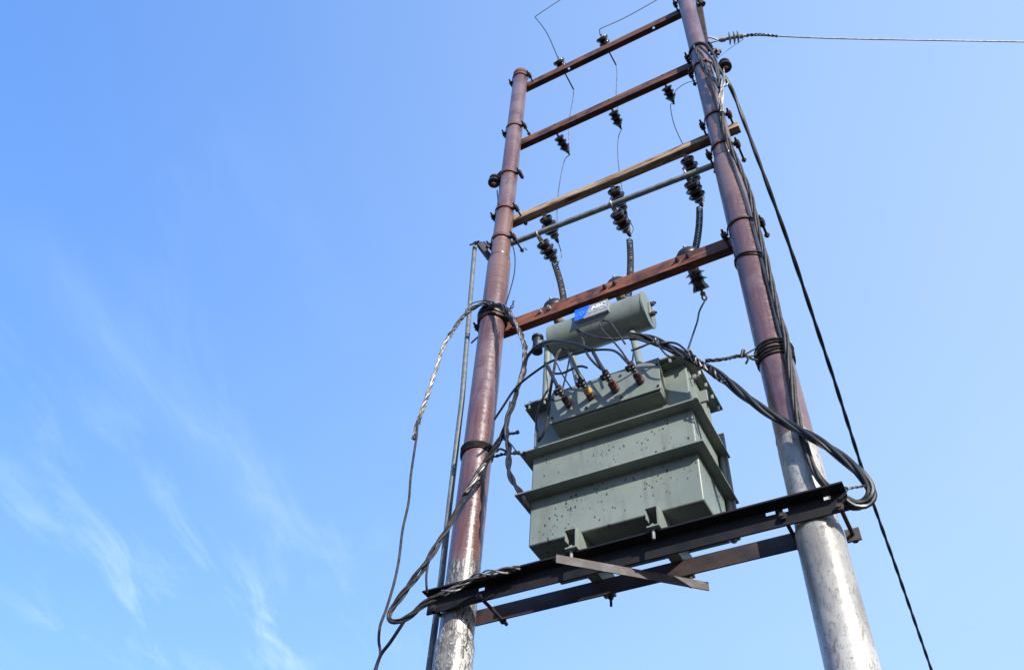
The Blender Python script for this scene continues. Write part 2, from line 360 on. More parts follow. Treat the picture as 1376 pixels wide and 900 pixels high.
# ------------------------------------------------------------------ poles
YP, XL, XR = 3.2, -2.183, -0.421
ZT = 9.99
def pole(x, mat, secs, label, group='tubular steel poles of the transformer structure'):
    root = empty('utility_pole', (x, YP, 0), label, 'utility pole', group)
    names = ['lower_section', 'middle_section', 'upper_section']
    z0 = -0.4
    for i, (ztop, r, nm) in enumerate(secs):
        nr = secs[i + 1][1] if i + 1 < len(secs) else None
        pr = [(z0, r), (ztop - .035, r)]
        if nr: pr += [(ztop - .01, r * .5 + nr * .5), (ztop, nr + .002)]
        else: pr += [(ztop, r)]
        prn = []
        for (a, ra), (b, rb) in zip(pr, pr[1:]):
            k = max(1, int((b - a) / .4)); prn += [(a + (b - a) * j / k, ra + (rb - ra) * j / k) for j in range(k)]
        prn.append(pr[-1])
        MB().lathe((x, YP, 0), (0, 0, 1), prn, 40).build(nm, mat, root)
        z0 = ztop + .0
    return root
pl = pole(XL, 'pole_left', [(3.74, .0955, 'lower_section'), (6.80, .0865, 'middle_section'), (ZT, .0725, 'upper_section')],
          'maroon steel pole with black-stained silver foot, beside the thin conduit pipe')
MB().lathe((XL, YP, 0), (0, 0, 1), [(ZT - .05, .0735), (ZT - .045, .079), (ZT + .005, .079), (ZT + .012, .074), (ZT + .012, .04)], 36).build('cap_ring', 'brown_strap', pl)
for zz in (6.83,): MB().lathe((XL, YP, 0), (0, 0, 1), [(zz - .012, .0725), (zz - .006, .077), (zz + .006, .077), (zz + .012, .0725)], 36).build('weld_seam', 'pole_left', pl)
pr_ = pole(XR, 'pole_right', [(3.87, .0975, 'lower_section'), (4.33, .0895, 'middle_section'), (6.90, .0865, 'middle_section'), (ZT, .0725, 'upper_section')],
           'maroon steel pole with clean silver foot, carrying the twisted cable bundle')
MB().lathe((XR, YP, 0), (0, 0, 1), [(ZT - .05, .0735), (ZT - .045, .079), (ZT + .005, .079), (ZT + .012, .074), (ZT + .012, .04)], 36).build('cap_ring', 'brown_strap', pr_)
MB().lathe((XR, YP, 0), (0, 0, 1), [(6.905, .0735), (6.915, .078), (6.925, .078), (6.935, .0725)], 36).build('weld_seam', 'pole_right', pr_)
# paint-chipped bead on the right pole
MB().lathe((XR, YP, 0), (0, 0, 1), [(4.352, .087), (4.357, .0895), (4.368, .0895), (4.373, .087)], 36).build('weld_seam', 'pole_right', pr_)

# ------------------------------------------------------------------ clamps (half band on the pole's front, ears, two bolts to the arm behind)
def clamp(x, z, r, yb, parent, mat='brown_strap', h=.026, ears=(1, 1), tilt=0):
    b = MB(); n = 18; pts = []
    for i in range(n + 1):
        a = math.pi + math.pi * i / n; pts.append((math.cos(a), math.sin(a)))
    prof = [(x - r - .05, YP + .004)] + [(x + (r + .004) * c, YP + (r + .004) * s_) for c, s_ in pts] + [(x + r + .05, YP + .004)]
    th = .007; outer = [(x - r - .05, YP - .004)] + [(x + (r + .004 + th) * c, YP + (r + .004 + th) * s_) for c, s_ in pts[1:-1]] + [(x + r + .05, YP - .004)]
    prof = prof[:2] + prof[2:-2] + prof[-2:]
    N1 = len(prof); vs = []
    # match counts: outer has 2 fewer points; rebuild outer with the same count
    outer = [(x - r - .05, YP + .004 - th)] + [(x + (r + .004 + th) * c, YP + min((r + .004 + th) * s_, .004 - th)) for c, s_ in pts] + [(x + r + .05, YP + .004 - th)]
    for zz in (z - h / 2, z + h / 2):
        vs += [(p[0], p[1], zz) for p in prof] + [(p[0], p[1], zz) for p in outer]
    fs = []
    K = 2 * N1
    for i in range(N1 - 1):
        fs += [(i, i + 1, N1 + i + 1, N1 + i)[::-1], (K + i, K + i + 1, K + N1 + i + 1, K + N1 + i), (N1 + i, N1 + i + 1, K + N1 + i + 1, K + N1 + i)[::-1], (i, i + 1, K + i + 1, K + i)]
    fs += [(0, N1, K + N1, K), (N1 - 1, 2 * N1 - 1, K + 2 * N1 - 1, K + N1 - 1)[::-1]]
    b.add(vs, fs); c = b.build('clamp', mat, parent, ang=30)
    for sgn, on in zip((-1, 1), ears):
        if not on: continue
        bx = x + sgn * (r + .03); k = MB()
        k.hexrod((bx, YP - .055, z), (bx, yb + .03, z), .008, 8); k.hexrod((bx, YP - .026, z), (bx, YP - .006, z), .019); k.hexrod((bx, YP + .012, z), (bx, YP + .028, z), .018)
        k.hexrod((bx, yb - .0 + .006, z), (bx, yb + .02, z), .017)
        k.build('bolt', 'clamp', c)
    return c

# ------------------------------------------------------------------ cross-arms (steel angles: web to the front, lower leg to the back)
def angle_arm(name, x0, x1, ztop, yfr, hw, wf, mat, label, web_holes=(), leg_holes=(), group='rusty steel cross-arms between the poles', t=.008):
    root = empty(name, ((x0 + x1) / 2, yfr, ztop - hw), label, 'crossarm', group)
    xs = sorted({x0, x1} | {h[0] - h[2] for h in web_holes} | {h[0] + h[2] for h in web_holes})
    zs = sorted({ztop - hw, ztop} | {h[1] - h[2] for h in web_holes} | {h[1] + h[2] for h in web_holes})
    hol = {(i, j) for i in range(len(xs) - 1) for j in range(len(zs) - 1) for h in web_holes
           if abs((xs[i] + xs[i + 1]) / 2 - h[0]) < h[2] and abs((zs[j] + zs[j + 1]) / 2 - h[1]) < h[2]}
    MB().cells(xs, zs, hol, yfr, yfr + t).build('web', mat, root, smooth=False)
    xs = sorted({x0, x1} | {h[0] - h[2] for h in leg_holes} | {h[0] + h[2] for h in leg_holes})
    ys = sorted({yfr + t, yfr + wf} | {h[1] - h[2] for h in leg_holes} | {h[1] + h[2] for h in leg_holes})
    hol = {(i, j) for i in range(len(xs) - 1) for j in range(len(ys) - 1) for h in leg_holes
           if abs((xs[i] + xs[i + 1]) / 2 - h[0]) < h[2] and abs((ys[j] + ys[j + 1]) / 2 - h[1]) < h[2]}
    MB().cells(xs, ys, hol, ztop - hw + .001, ztop - hw + .001 + t, 'xy').build('leg', mat, root, smooth=False)
    return root
RU, RM = .0725, .0865
YU, YM = YP + RU + .004, YP + RM + .004
def ztop(pa, pb, y): return (at(*pa, y).z + at(*pb, y).z) / 2
za = ztop((717, 106.8), (914, 11.6), YU); zb = ztop((701, 186), (927, 84.3), YU)
zd = ztop((694.5, 426.5), (970, 321.5), YM)
XA, XB = XL - .06, XR + .06
hx = at(877.5, 37, YU).x
arm1 = angle_arm('steel_crossarm', XA, XB, za, YU, .10, .055, 'oxide', 'topmost rusty steel cross-arm, level with the top of the left pole',
                 leg_holes=[(hx, YU + .022, .011), (hx - .9, YU + .022, .011)])
clamp(XL, za - .05, RU, YU, arm1); clamp(XR, za - .05, RU, YU, arm1)
arm2 = angle_arm('steel_crossarm', XA, XB, zb, YU, .10, .055, 'oxide', 'second rusty cross-arm with three small finned insulators hanging below',
                 web_holes=[(at(745, 167, YU).x, zb - .012, .0085), (at(818, 133, YU).x, zb - .012, .0085), (at(889, 99, YU).x, zb - .014, .0085)])
clamp(XL, at(690, 176, YP).z, RU, YU, arm2); clamp(XR, at(945, 93, YP).z, RU, YU, arm2)
arm4 = angle_arm('steel_crossarm', XA - .01, XB + .01, zd, YM, .105, .06, 'oxide_bright', 'brightest red-brown cross-arm, just above the grey oil cylinder')
clamp(XL, at(661, 419, YP - RM).z, RM, YM, arm4); clamp(XR, at(1000, 291, YP - RM).z, RM, YM, arm4, 'clamp', .014)
# timber arm
zw = ztop((692, 288), (982, 166), YU); xw1 = at(993, 170, YU).x
root = empty('timber_crossarm', ((XA + xw1) / 2, YU, zw - .074), 'weathered brown timber cross-arm with its end past the right pole', 'crossarm')
tb = MB(); NX = 40; sect = [(0, 0), (.064, 0), (.064, .074), (0, .074)]
for i in range(NX + 1):
    x = XA - .0 + (xw1 - XA) * i / NX; w = .0006 * math.sin(i * 1.7) + .0016 * math.sin(i * .21 + 1)
    tb.v += [Vector((x, YU + a + w * (1 if a else -1) + .004, zw - .074 + b_ + w * .8)) for a, b_ in sect]
for i in range(NX): tb.f += [(i * 4 + k, i * 4 + (k + 1) % 4, i * 4 + 4 + (k + 1) % 4, i * 4 + 4 + k)[::-1] for k in range(4)]
tb.f += [(0, 1, 2, 3), tuple(NX * 4 + k for k in (3, 2, 1, 0))]
tb.build('beam', 'wood', root, bevel=.006)
clamp(XL, at(680, 274, YP - RU).z, RU, YU + .07, root); clamp(XR, at(957, 151, YP - RU).z, RU, YU + .07, root)
# galvanised pipe arm
zp = ztop((692, 325), (958, 222), YU + .025)
root = empty('pipe_crossarm', ((XA + XB) / 2, YU + .025, zp), 'slim grey galvanised pipe spanning between the poles under the timber arm', 'crossarm')
MB().lathe((XL - .04, YU + .025, at(692, 325, YU + .025).z), at(958, 222, YU + .025) - at(692, 325, YU + .025), [(0, .015), (0, .0225), (XR - XL + .08, .0225), (XR - XL + .08, .015)], 20).build('pipe', 'galv', root)
clamp(XL, at(676, 312, YP - RU).z, RU, YU + .05, root, h=.03); clamp(XR, at(970, 189, YP - RU).z, RU, YU + .05, root, h=.03)

# ------------------------------------------------------------------ platform
YW = YP - .0975                                            # front web against the poles
zpl = ztop((565, 794), (1130, 646), YW - .07)
x0, x1 = at(568, 800, YW - .06).x, at(1135, 655, YW - .03).x
root = empty('platform_beam', ((x0 + x1) / 2, YW, zpl - .098), 'long dark slotted steel angle in front of both poles, under the transformer', 'beam')
slots = [(1029, 1042, 690, 6), (1052, 1059, 685.5, 5), (1107, 1116, 669, 5), (643, 652, 791.5, 5)]
hs = []
for a, b_, c, h in slots:
    p, q = at(a, c + 1.7, YW - .004), at(b_, c - 1.7, YW - .004); zc_ = (p.z + q.z) / 2; hs.append((p.x, q.x, zc_ - .011, zc_ + .011))
xs = sorted({x0, x1} | {v for h in hs for v in h[:2]}); zs = sorted({zpl - .098, zpl} | {v for h in hs for v in h[2:]})
hol = {(i, j) for i in range(len(xs) - 1) for j in range(len(zs) - 1) for h in hs if h[0] < (xs[i] + xs[i + 1]) / 2 < h[1] and h[2] < (zs[j] + zs[j + 1]) / 2 < h[3]}
MB().cells(xs, zs, hol, YW - .009, YW).build('web', 'platform', root, smooth=False)
MB().box((x0, YW - .07, zpl - .0085), (x1, YW - .009, zpl - .0005)).build('flange', 'platform', root, smooth=False)
YB = YP + .0985
zrb = ztop((640, 822), (1068, 712), YB)
rb = empty('platform_beam', ((XL + XR) / 2, YB, zrb - .1), 'plain steel angle behind both poles, parallel to the slotted platform angle', 'beam')
MB().box((XL - .03, YB, zrb - .084), (XR + .0, YB + .009, zrb)).build('web', 'rear', rb, smooth=False)
MB().box((XL - .03, YB + .009, zrb - .009), (XR + .0, YB + .07, zrb - .001)).build('flange', 'platform', rb, smooth=False)
def stud(px, py, z, label, plate=False, y0=YW - .035, y1=YB + .06, par=None):
    p = at_z(px, py, z); k = MB(); k.hexrod((p.x, y0, z), (p.x, y1, z), .009, 8)
    for yy in (y0 + .008, YB + .014): k.hexrod((p.x, yy, z), (p.x, yy + .015, z), .018)
    o = k.build('clamp_stud', 'clamp', par)
    if plate: MB().box((p.x - .03, y1 - .055, z - .03), (p.x + .03, y1 - .045, z + .03)).build('washer_plate', 'bar', o)
    return o
stud(655, 812, zpl - .075, '', par=root); stud(1056, 700, zpl - .06, '', par=root); stud(1133, 690, zpl - .085, '', True, y1=YP + .14, par=root); stud(577, 812, zpl - .08, '', y1=YP + .12, par=root)

# loose diagonal angle below
zdg = zpl - .108
p, q = at_z(744, 752, zdg), at_z(947, 789, zdg)
dg = MB().bar(p, q, [(0, 0), (.045, 0), (.045, -.042), (.039, -.042), (.039, -.006), (0, -.006)])
tag(dg.build('loose_angle_bar', 'bar', smooth=False), 'short weathered steel angle lying askew beneath the two platform beams', 'bar')

# ------------------------------------------------------------------ transformer
TX0, TX1, TY0, TY1, TZ0, TZ1 = -1.732, -0.846, 3.06, 3.42, 4.058, 4.945
tr = empty('transformer', ((TX0 + TX1) / 2, 3.24, zpl), 'grey-green oil-filled transformer standing on the steel platform between the poles', 'transformer')
MB().box((TX0, TY0, TZ0), (TX1, TY1, TZ1)).build('tank', 'tank', tr, bevel=.008)
def rim(z, d, t, nm, dx=None, drop=0):
    dx = dx or d; b = MB(); o = (TX0 - dx, TY0 - d, TX1 + dx, TY1 + d); i_ = (TX0 - .002, TY0 - .002, TX1 + .002, TY1 + .002)
    vs = []
    for zz in (z - t, z):
        vs += [(o[0], o[1], zz), (o[2], o[1], zz), (o[2], o[3], zz), (o[0], o[3], zz), (i_[0] + .004, i_[1] + .004, zz), (i_[2] - .004, i_[1] + .004, zz), (i_[2] - .004, i_[3] - .004, zz), (i_[0] + .004, i_[3] - .004, zz)]
    fs = []
    for k in range(4):
        l = (k + 1) % 4; fs += [(k, 4 + k, 4 + l, l), (8 + k, 8 + l, 12 + l, 12 + k), (k, l, 8 + l, 8 + k), (4 + k, 12 + k, 12 + l, 4 + l)]
    return b.add(vs, fs).build(nm, 'tank_plain', tr, bevel=.002)
rim(4.622, .062, .010, 'stiffener_rib', .05)
rim(4.338, .076, .010, 'stiffener_rib', .052)
# lid with bolts
LX0, LX1, LY0, LY1 = -1.762, -0.790, 2.985, 3.475
lid = MB().box((LX0, LY0, TZ1 + .001), (LX1, LY1, TZ1 + .013)).box((TX0 - .035, TY0 - .05, TZ1 - .009), (TX1 + .035, TY1 + .04, TZ1 - .0005)).build('lid', 'tank_plain', tr, bevel=.002)
for i in range(11):
    bx = LX0 + .03 + (LX1 - LX0 - .06) * i / 10
    for by in (LY0 + .012,): MB().hexrod((bx, by, TZ1 - .028), (bx, by, TZ1 + .03), .008, 6).build('lid_bolt', 'tank_plain', lid)
for i in range(5):
    by = LY0 + .06 + (LY1 - LY0 - .1) * i / 4
    MB().hexrod((LX1 - .016, by, TZ1 - .03), (LX1 - .016, by, TZ1 + .03), .009, 6).build('lid_bolt', 'zinc' if i in (1, 4) else 'tank_plain', lid)
# skids
for xk in (-1.478, -1.076):
    w, h = .058, TZ0 - zpl - .003
    prof = [(-w / 2, h), (-w / 2, 0), (w / 2, 0), (w / 2, h), (w / 2 - .007, h), (w / 2 - .007, .007), (-w / 2 + .007, .007), (-w / 2 + .007, h)]
    sk = MB(); za0 = zpl + .001
    # channel: web upright on its right side, legs to the left
    cprof = [(0, 0), (w, 0), (w, h), (0, h), (0, h - .007), (w - .007, h - .007), (w - .007, .007), (0, .007)]
    vs = [(xk - w / 2 + a, yy, za0 + b_) for yy in (3.005, 3.455) for a, b_ in cprof]; n = len(cprof)
    sk.add(vs, [(i, (i + 1) % n, n + (i + 1) % n, n + i) for i in range(n)] + [tuple(range(n))[::-1], tuple(range(n, 2 * n))])
    s_o = sk.build('skid', 'tank_plain', tr, smooth=False)
    MB().hexrod((xk - .008, 3.03, zpl - .05), (xk - .008, 3.03, zpl + .03), .008, 8).hexrod((xk - .008, 3.03, zpl + .009), (xk - .008, 3.03, zpl + .022), .016).build('bolt', 'galv', s_o)
    MB().hexrod((xk + .01, 3.43, zpl - .06), (xk + .01, 3.43, zpl + .03), .007, 8).hexrod((xk + .01, 3.43, zpl - .02), (xk + .01, 3.43, zpl - .006), .014).build('bolt', 'clamp', s_o)
    MB().box((xk - w / 2 - .004, 3.012, za0 + h * .45), (xk - w / 2 + .0, 3.05, za0 + h)).build('lug', 'tank_plain', s_o)
# sloped low-voltage terminal box
a, b_ = at(741, 538, LY0 - .004), at(887.5, 488.5, LY0 - .004); YPB = 2.965; c, d = at(740, 568, YPB), at(888, 525.5, YPB)
bxl, bxr = (a.x + c.x) / 2, (b_.x + d.x) / 2; zt_, zb_ = TZ1 + .012, (c.z + d.z) / 2
fr = Vector((0, YPB - (LY0 - .004), zb_ - zt_)); nrm = Vector((0, fr.z, -fr.y)).normalized()
if nrm.y > 0: nrm = -nrm
box = MB()
sect = [(LY0 - .006, zt_ - .004), (YPB + .006, zb_ + .004), (YPB + .01, zb_ - .006), (TY0 + .004, zb_ - .012), (TY0 + .004, zt_ - .02), (LY0 - .004, zt_ - .02)]
vs = [(x, y_, z_) for x in (bxl + .008, bxr - .008) for y_, z_ in sect]; n = len(sect)
box.add(vs, [(i, (i + 1) % n, n + (i + 1) % n, n + i)[::-1] for i in range(n)] + [tuple(range(n)), tuple(range(n, 2 * n))[::-1]])
tbx = box.build('terminal_box', 'tank_plain', tr, smooth=False)
pt, pb = Vector((0, LY0 - .004, zt_)), Vector((0, YPB, zb_)); th = nrm * .008
vs = [Vector((x, 0, 0)) + e + o for o in (Vector(), th) for e in (pb, pt) for x in (bxl, bxr)]
pan = MB().add(vs, [(0, 2, 3, 1), (4, 5, 7, 6), (0, 1, 5, 4), (2, 6, 7, 3), (0, 4, 6, 2), (1, 3, 7, 5)]).build('terminal_panel', 'tank_plain', tbx, bevel=.0015)
def on_panel(px, py):
    d_ = ray(px, py); p0 = Vector((bxl, pt.y, pt.z)) + th; t_ = (p0 - EYE).dot(nrm) / d_.dot(nrm); return EYE + d_ * t_
for px, py in ((743, 537.5), (834, 505), (883, 490), (742, 562), (788, 548), (835, 534), (884.5, 518.5), (790, 521)):
    p = on_panel(px, py); MB().hexrod(p - nrm * .004, p + nrm * .007, .0065).build('panel_bolt', 'clamp', pan)
BUSH = []
for i, (bp, tp, cm) in enumerate((((765, 544), (751.4, 524), 'bushing'), ((795, 534), (782.5, 513.5), 'bushing_yellow'), ((827.6, 524.5), (814.8, 503), 'bushing_red'), ((861, 513), (850, 495), 'bushing'))):
    p = on_panel(*bp); ax = Vector((0, -1, .05)).normalized()
    lv = MB().lathe(p - ax * .006, ax, [(0, .024), (.008, .024), (.010, .021), (.016, .023), (.026, .023), (.030, .017), (.036, .017), (.040, .022), (.046, .021)], 20).build('low_voltage_bushing', 'bushing', tr)
    MB().lathe(p + ax * .039, ax, [(0, .018), (.004, .0225), (.016, .0215), (.026, .016), (.032, .012)], 20).build('bushing_cap', cm, lv)
    k = MB(); k.hexrod(p + ax * .06, p + ax * .135, .008, 8)
    k.hexrod(p + ax * .073, p + ax * .083, .016); k.build('terminal_stud', 'zinc', lv)
    k = MB(); q = p + ax * .112; sx = Vector((1, 0, .1)).normalized(); uz = ax.cross(sx)
    k.rect(q - ax * .024, q + ax * .026, .030, .034, uz); k.rect(q - sx * .034 - ax * .004, q + sx * .0, .02, .026, ax); k.build('cable_clamp', 'clamp', lv)
    k = MB()
    for s1 in (-1, 1):
        for s2 in (-1, 1): k.hexrod(q + ax * .011 * s1 + sx * .009 * s2 - uz * .024, q + ax * .011 * s1 + sx * .009 * s2 + uz * .026, .0055)
    k.build('clamp_bolts', 'zinc', lv); BUSH.append(q + ax * .026)
# oil conservator
YC = 3.13
cl_, cr_ = at(744, 461, YC), at(870, 418.5, YC); rc = .112
zc_ = (cl_.z + cr_.z) / 2; cxl, cxr = cl_.x, cr_.x
cons = MB().lathe((cxl, YC, zc_), (1, 0, 0), [(.006, .09), (0, .094), (.0, rc - .006), (.004, rc), (cxr - cxl, rc), (cxr - cxl, rc - .004)], 48).build('conservator', 'tank_plain', tr)
MB().lathe((cxr - .001, YC, zc_), (1, 0, 0), [(0, rc + .004), (.010, rc + .004), (.012, rc)], 48).build('end_cover', 'tank_plain', cons)
for a_ in (40, 150): 
    e = Vector((cxr + .012, YC + .062 * math.cos(R_(a_)) - .02, zc_ + .062 * math.sin(R_(a_)) - .01))
gx = cxr + .012
MB().box((gx, YC - .018, zc_ - .05), (gx + .012, YC + .018, zc_ + .055)).build('level_gauge', 'tank_plain', cons, bevel=.003)
for zz, yy in ((.045, .0), (-.045, -.0)):
    MB().hexrod((gx + .012, YC + yy, zc_ + zz), (gx + .045, YC + yy, zc_ + zz), .007, 8).hexrod((gx + .012, YC + yy, zc_ + zz), (gx + .022, YC + yy, zc_ + zz), .016).hexrod((gx + .03, YC + yy, zc_ + zz - .018), (gx + .03, YC + yy, zc_ + zz + .018), .006).build('gauge_bolt', 'clamp', cons)
# stands
def stand(px0, py0, px1, py1, y0, y1, r=.021):
    p = at(px0, py0, y0); q = at_z(px1, py1, TZ1 + .012) if y1 is None else at(px1, py1, y1)
    if y1 is None: pass
    MB().lathe(p, q - p, [(0, r), ((q - p).length, r)], 20).build('conservator_stand', 'tank_plain', tr)
    return q
xq = at(735, 500, YC - .03).x; MB().lathe((xq, YC - .03, TZ1 + .013), (0, 0, 1), [(0, .04), (.008, .04), (.009, .022), (zc_ - TZ1 - .06, .022)], 20).build('conservator_stand', 'tank_plain', tr)
stand(850, 448, 861, 494, YC + .01, None); stand(767, 474, 780, 524, YC + .03, None)
# breather on the left end
e = Vector((cxl, YC, zc_ + .0)); pe = at(722, 463, YC); k = MB()
k.lathe(e + Vector((.01, 0, -.0)), pe - e, [(0, .024), ((pe - e).length + .02, .024)], 16); k.build('breather_pipe', 'zinc', cons)
dirb = (pe - e).normalized()
MB().lathe(pe - Vector((0, 0, .062)), (0, 0, 1), [(-.01, .018), (-.002, .036), (.014, .036), (.02, .029), (.108, .029), (.114, .038), (.13, .038), (.136, .024)], 20).build('breather', 'rubber', cons)
for pz in (.062, -.062): MB().hexrod((cxl - .02, YC - .05, zc_ + pz), (cxl + .01, YC - .05, zc_ + pz), .011).build('end_bolt', 'clamp', cons)
# sign
YS = YC - rc - .018
s00, s10, s11, s01 = at(772.7, 431.5, YS), at(816.7, 417, YS), at(817, 402.7, YS), at(772, 416.3, YS)
sx0, sx1 = (s00.x + s01.x) / 2, (s10.x + s11.x) / 2; sz0, sz1 = (s00.z + s10.z) / 2, (s01.z + s11.z) / 2; SW, SH = sx1 - sx0, sz1 - sz0
sg = MB().box((sx0, YS, sz0), (sx1, YC - .06, sz1)).build('name_plate', 'sign_grey', tr)
blue = MB(); n = 14; vs = []
for yy in (YS - .004, YS - .0005):
    vs += [(sx0 + .001, yy, sz0 + .001)] + [(sx0 + SW * (.27 + .20 * (i / n) ** 1.6 + .035 * math.sin(i / n * math.pi)), yy, sz0 + .001 + (SH - .002) * i / n) for i in range(n + 1)] + [(sx0 + .001, yy, sz1 - .001)]
K = n + 3; blue.add(vs, [tuple(range(K)), tuple(range(K, 2 * K))[::-1]] + [(i, K + i, K + (i + 1) % K, (i + 1) % K) for i in range(K)]); blue.build('blue_field', 'sign_blue', sg, smooth=False)
def letters(txt, x, z, h, w, mat, nm, off=.0):
    cu_ = bpy.data.curves.new(nm, 'FONT'); cu_.body = txt; cu_.size = 1; cu_.extrude = 0.02; cu_.offset = off; cu_.resolution_u = 3
    to = bpy.data.objects.new(nm + '_t', cu_); col.objects.link(to); dg_ = bpy.context.evaluated_depsgraph_get(); me = to.evaluated_get(dg_).to_mesh()
    vs = [v.co.copy() for v in me.vertices]; fs = [tuple(p_.vertices) for p_ in me.polygons]; to.to_mesh_clear() if False else None
    bpy.data.objects.remove(to)
    lo = Vector((min(v.x for v in vs), min(v.y for v in vs), 0)); hi = Vector((max(v.x for v in vs), max(v.y for v in vs), 0))
    b = MB().add([(x + (v.x - lo.x) / (hi.x - lo.x) * w, YS - .0025 - v.z * .1, z + (v.y - lo.y) / (hi.y - lo.y) * h) for v in vs], fs)
    return b.build(nm, mat, sg, smooth=False)
letters('ABC', sx0 + SW * .50, sz0 + SH * .48, SH * .31, SW * .44, 'sign_white', 'lettering', .018)
dash = MB(); x = sx0 + SW * .45; rnd = random.Random(3)
while x < sx0 + SW * .93:
    w = rnd.uniform(.004, .009); dash.box((x, YS - .004, sz0 + SH * .335), (x + w, YS - .0006, sz0 + SH * (.365 + rnd.uniform(0, .025)))); x += w + .0025
dash.build('small_print', 'sign_white', sg, smooth=False)
mk = MB()
for i, (u, v, r) in enumerate(((.20, .36, .055), (.27, .50, .042), (.17, .55, .03), (.25, .62, .03))):
    mk.lathe((sx0 + SW * u, YS - .0042, sz0 + SH * v), (0, -1, 0), [(0, r * SH), (.001, r * SH)], 12)
mk.build('emblem', 'sign_pale', sg, smooth=False)
# radiator fins on the back, seen past the right side
rad = None
for i in range(3):
    y0 = TY1 + .035 + i * .042; xr1 = TX1 + .042 - .012 * i
    zt2 = at(970, 583, TY1 + .045).z
    o = MB().box((TX0 + .06, y0, TZ0 + .10), (xr1, y0 + .014, zt2)).build('radiator_fin', 'tank_plain', tr, bevel=.005)
    for xx in (TX0 + .1, xr1 - .035):
        MB().lathe((xx, y0 + .007, TZ0 + .09), (0, 0, 1), [(0, .006), (.01, .018), (zt2 - TZ0 - .1, .018), (zt2 - TZ0 - .09, .006)], 14).build('fin_tube', 'tank_plain', o)
for zz in (TZ0 + .2, at(970, 583, TY1).z - .1):
    for xx in (TX0 + .2, TX1 - .06): MB().lathe((xx, TY1 - .01, zz), (0, 1, 0), [(0, .025), (.13, .025)], 16).build('radiator_pipe', 'tank_plain', tr)
# lifting lugs on the side
MB().box((TX1 - .002, 3.2, 4.78), (TX1 + .05, 3.215, 4.86)).build('lifting_lug', 'tank_plain', tr, bevel=.003)
MB().box((TX0 - .05, 3.2, 4.78), (TX0 + .002, 3.215, 4.86)).build('lifting_lug', 'tank_plain', tr, bevel=.003)
p = at(934, 508, 3.1); MB().hexrod((TX1, 3.09, p.z), (TX1 + .05, 3.09, p.z), .007).hexrod((TX1 + .02, 3.09, p.z), (TX1 + .035, 3.09, p.z), .014).build('earth_bolt', 'zinc', tr)

# ------------------------------------------------------------------ insulators
def sheds(n, r, rc_, L, t0=0):
    pr = [(t0, rc_ * .9)]                                  # rounded skirts, hollow towards the start
    for i in range(n):
        a_ = t0 + L * (i + .10) / n; w = L / n
        pr += [(a_ + w * .10, rc_), (a_ + w * .03, r * .80), (a_, r * .93), (a_ + w * .05, r), (a_ + w * .20, r * 1.02), (a_ + w * .36, r * .96), (a_ + w * .55, r * .80), (a_ + w * .70, rc_ * 1.1), (a_ + w * .8, rc_)]
    return pr + [(t0 + L, rc_)]
YD = Vector((0, 1, 0))
def line_insulator(S, E, label, group, r=.047):
    """pin under the arm, then a finned body pointing back"""
    S, E = Vector(S), Vector(E); d = (E - S).normalized(); L = (E - S).length
    o = empty('line_insulator', S, label, 'insulator', group)
    MB().hexrod(S + Vector((0, 0, .02)), S + d * (L * .30), .010, 8).build('pin', 'galv', o)
    MB().lathe(S + d * (L * .22), d, sheds(3, r, r * .62, L * .62) + [(L * .66, r * .4), (L * .72, r * .35)], 24).build('porcelain_body', 'porcelain', o)
    MB().lathe(S + d * (L * .92), d, [(0, .012), (L * .10, .008), (L * .18, .005)], 10).build('terminal', 'clamp', o)
    return S + d * (L * 1.08)
b2bot = zb - .10
tail2 = []
for i, ((sx_, sy_), (ex, ey), wh) in enumerate((((747, 178), (764, 206), 'left pole'), ((822, 146), (834, 172), 'x'), ((893, 112), (905, 138), 'right pole'))):
    S = at_z(sx_, sy_, b2bot + .012); E = at_z(ex, ey, b2bot - .05)
    lb = {0: 'small finned insulator under the second cross-arm, nearest the left pole', 1: 'small finned insulator under the middle of the second cross-arm', 2: 'small finned insulator under the second cross-arm, nearest the right pole'}[i]
    S = Vector((S.x, YU + .03, b2bot + .005)); E = Vector((E.x, E.y, E.z))
    tail2.append(line_insulator(S, E, lb, 'small finned insulators on the second cross-arm'))
# pins on the top arm
tail1 = []
for i, ((dx_, dy_), (ex, ey), lb) in enumerate((((752, 86), (771, 121), 'dark disc insulator on the topmost cross-arm, nearer the left pole'), ((810, 55), (828, 88), 'dark disc insulator on the topmost cross-arm, nearer its middle'))):
    S = at(dx_, dy_ - 1, YU + .045); E = at_z(ex, ey, S.z - .1)
    d_ = (E - S).normalized(); L = (E - S).length
    o = empty('disc_insulator', S, lb, 'insulator', 'disc insulators on the topmost cross-arm')
    MB().lathe(S - d_ * .03, d_, [(.03, .012), (.026, .034), (0, .05), (-.004, .056), (.004, .062), (.024, .062), (.04, .046), (.048, .036), (.052, .05), (.06, .056), (.076, .056), (.09, .036), (.12, .02)], 24).build('porcelain_body', 'porcelain', o)
    MB().hexrod(S + d_ * .05, E, .0075, 8).build('pin', 'clamp', o)
    MB().hexrod(S - d_ * .03 + Vector((0, 0, .0)), S - d_ * .03 + Vector((0, 0, .07)), .008, 8).build('tie_stub', 'clamp', o)
    tail1.append((S, E))
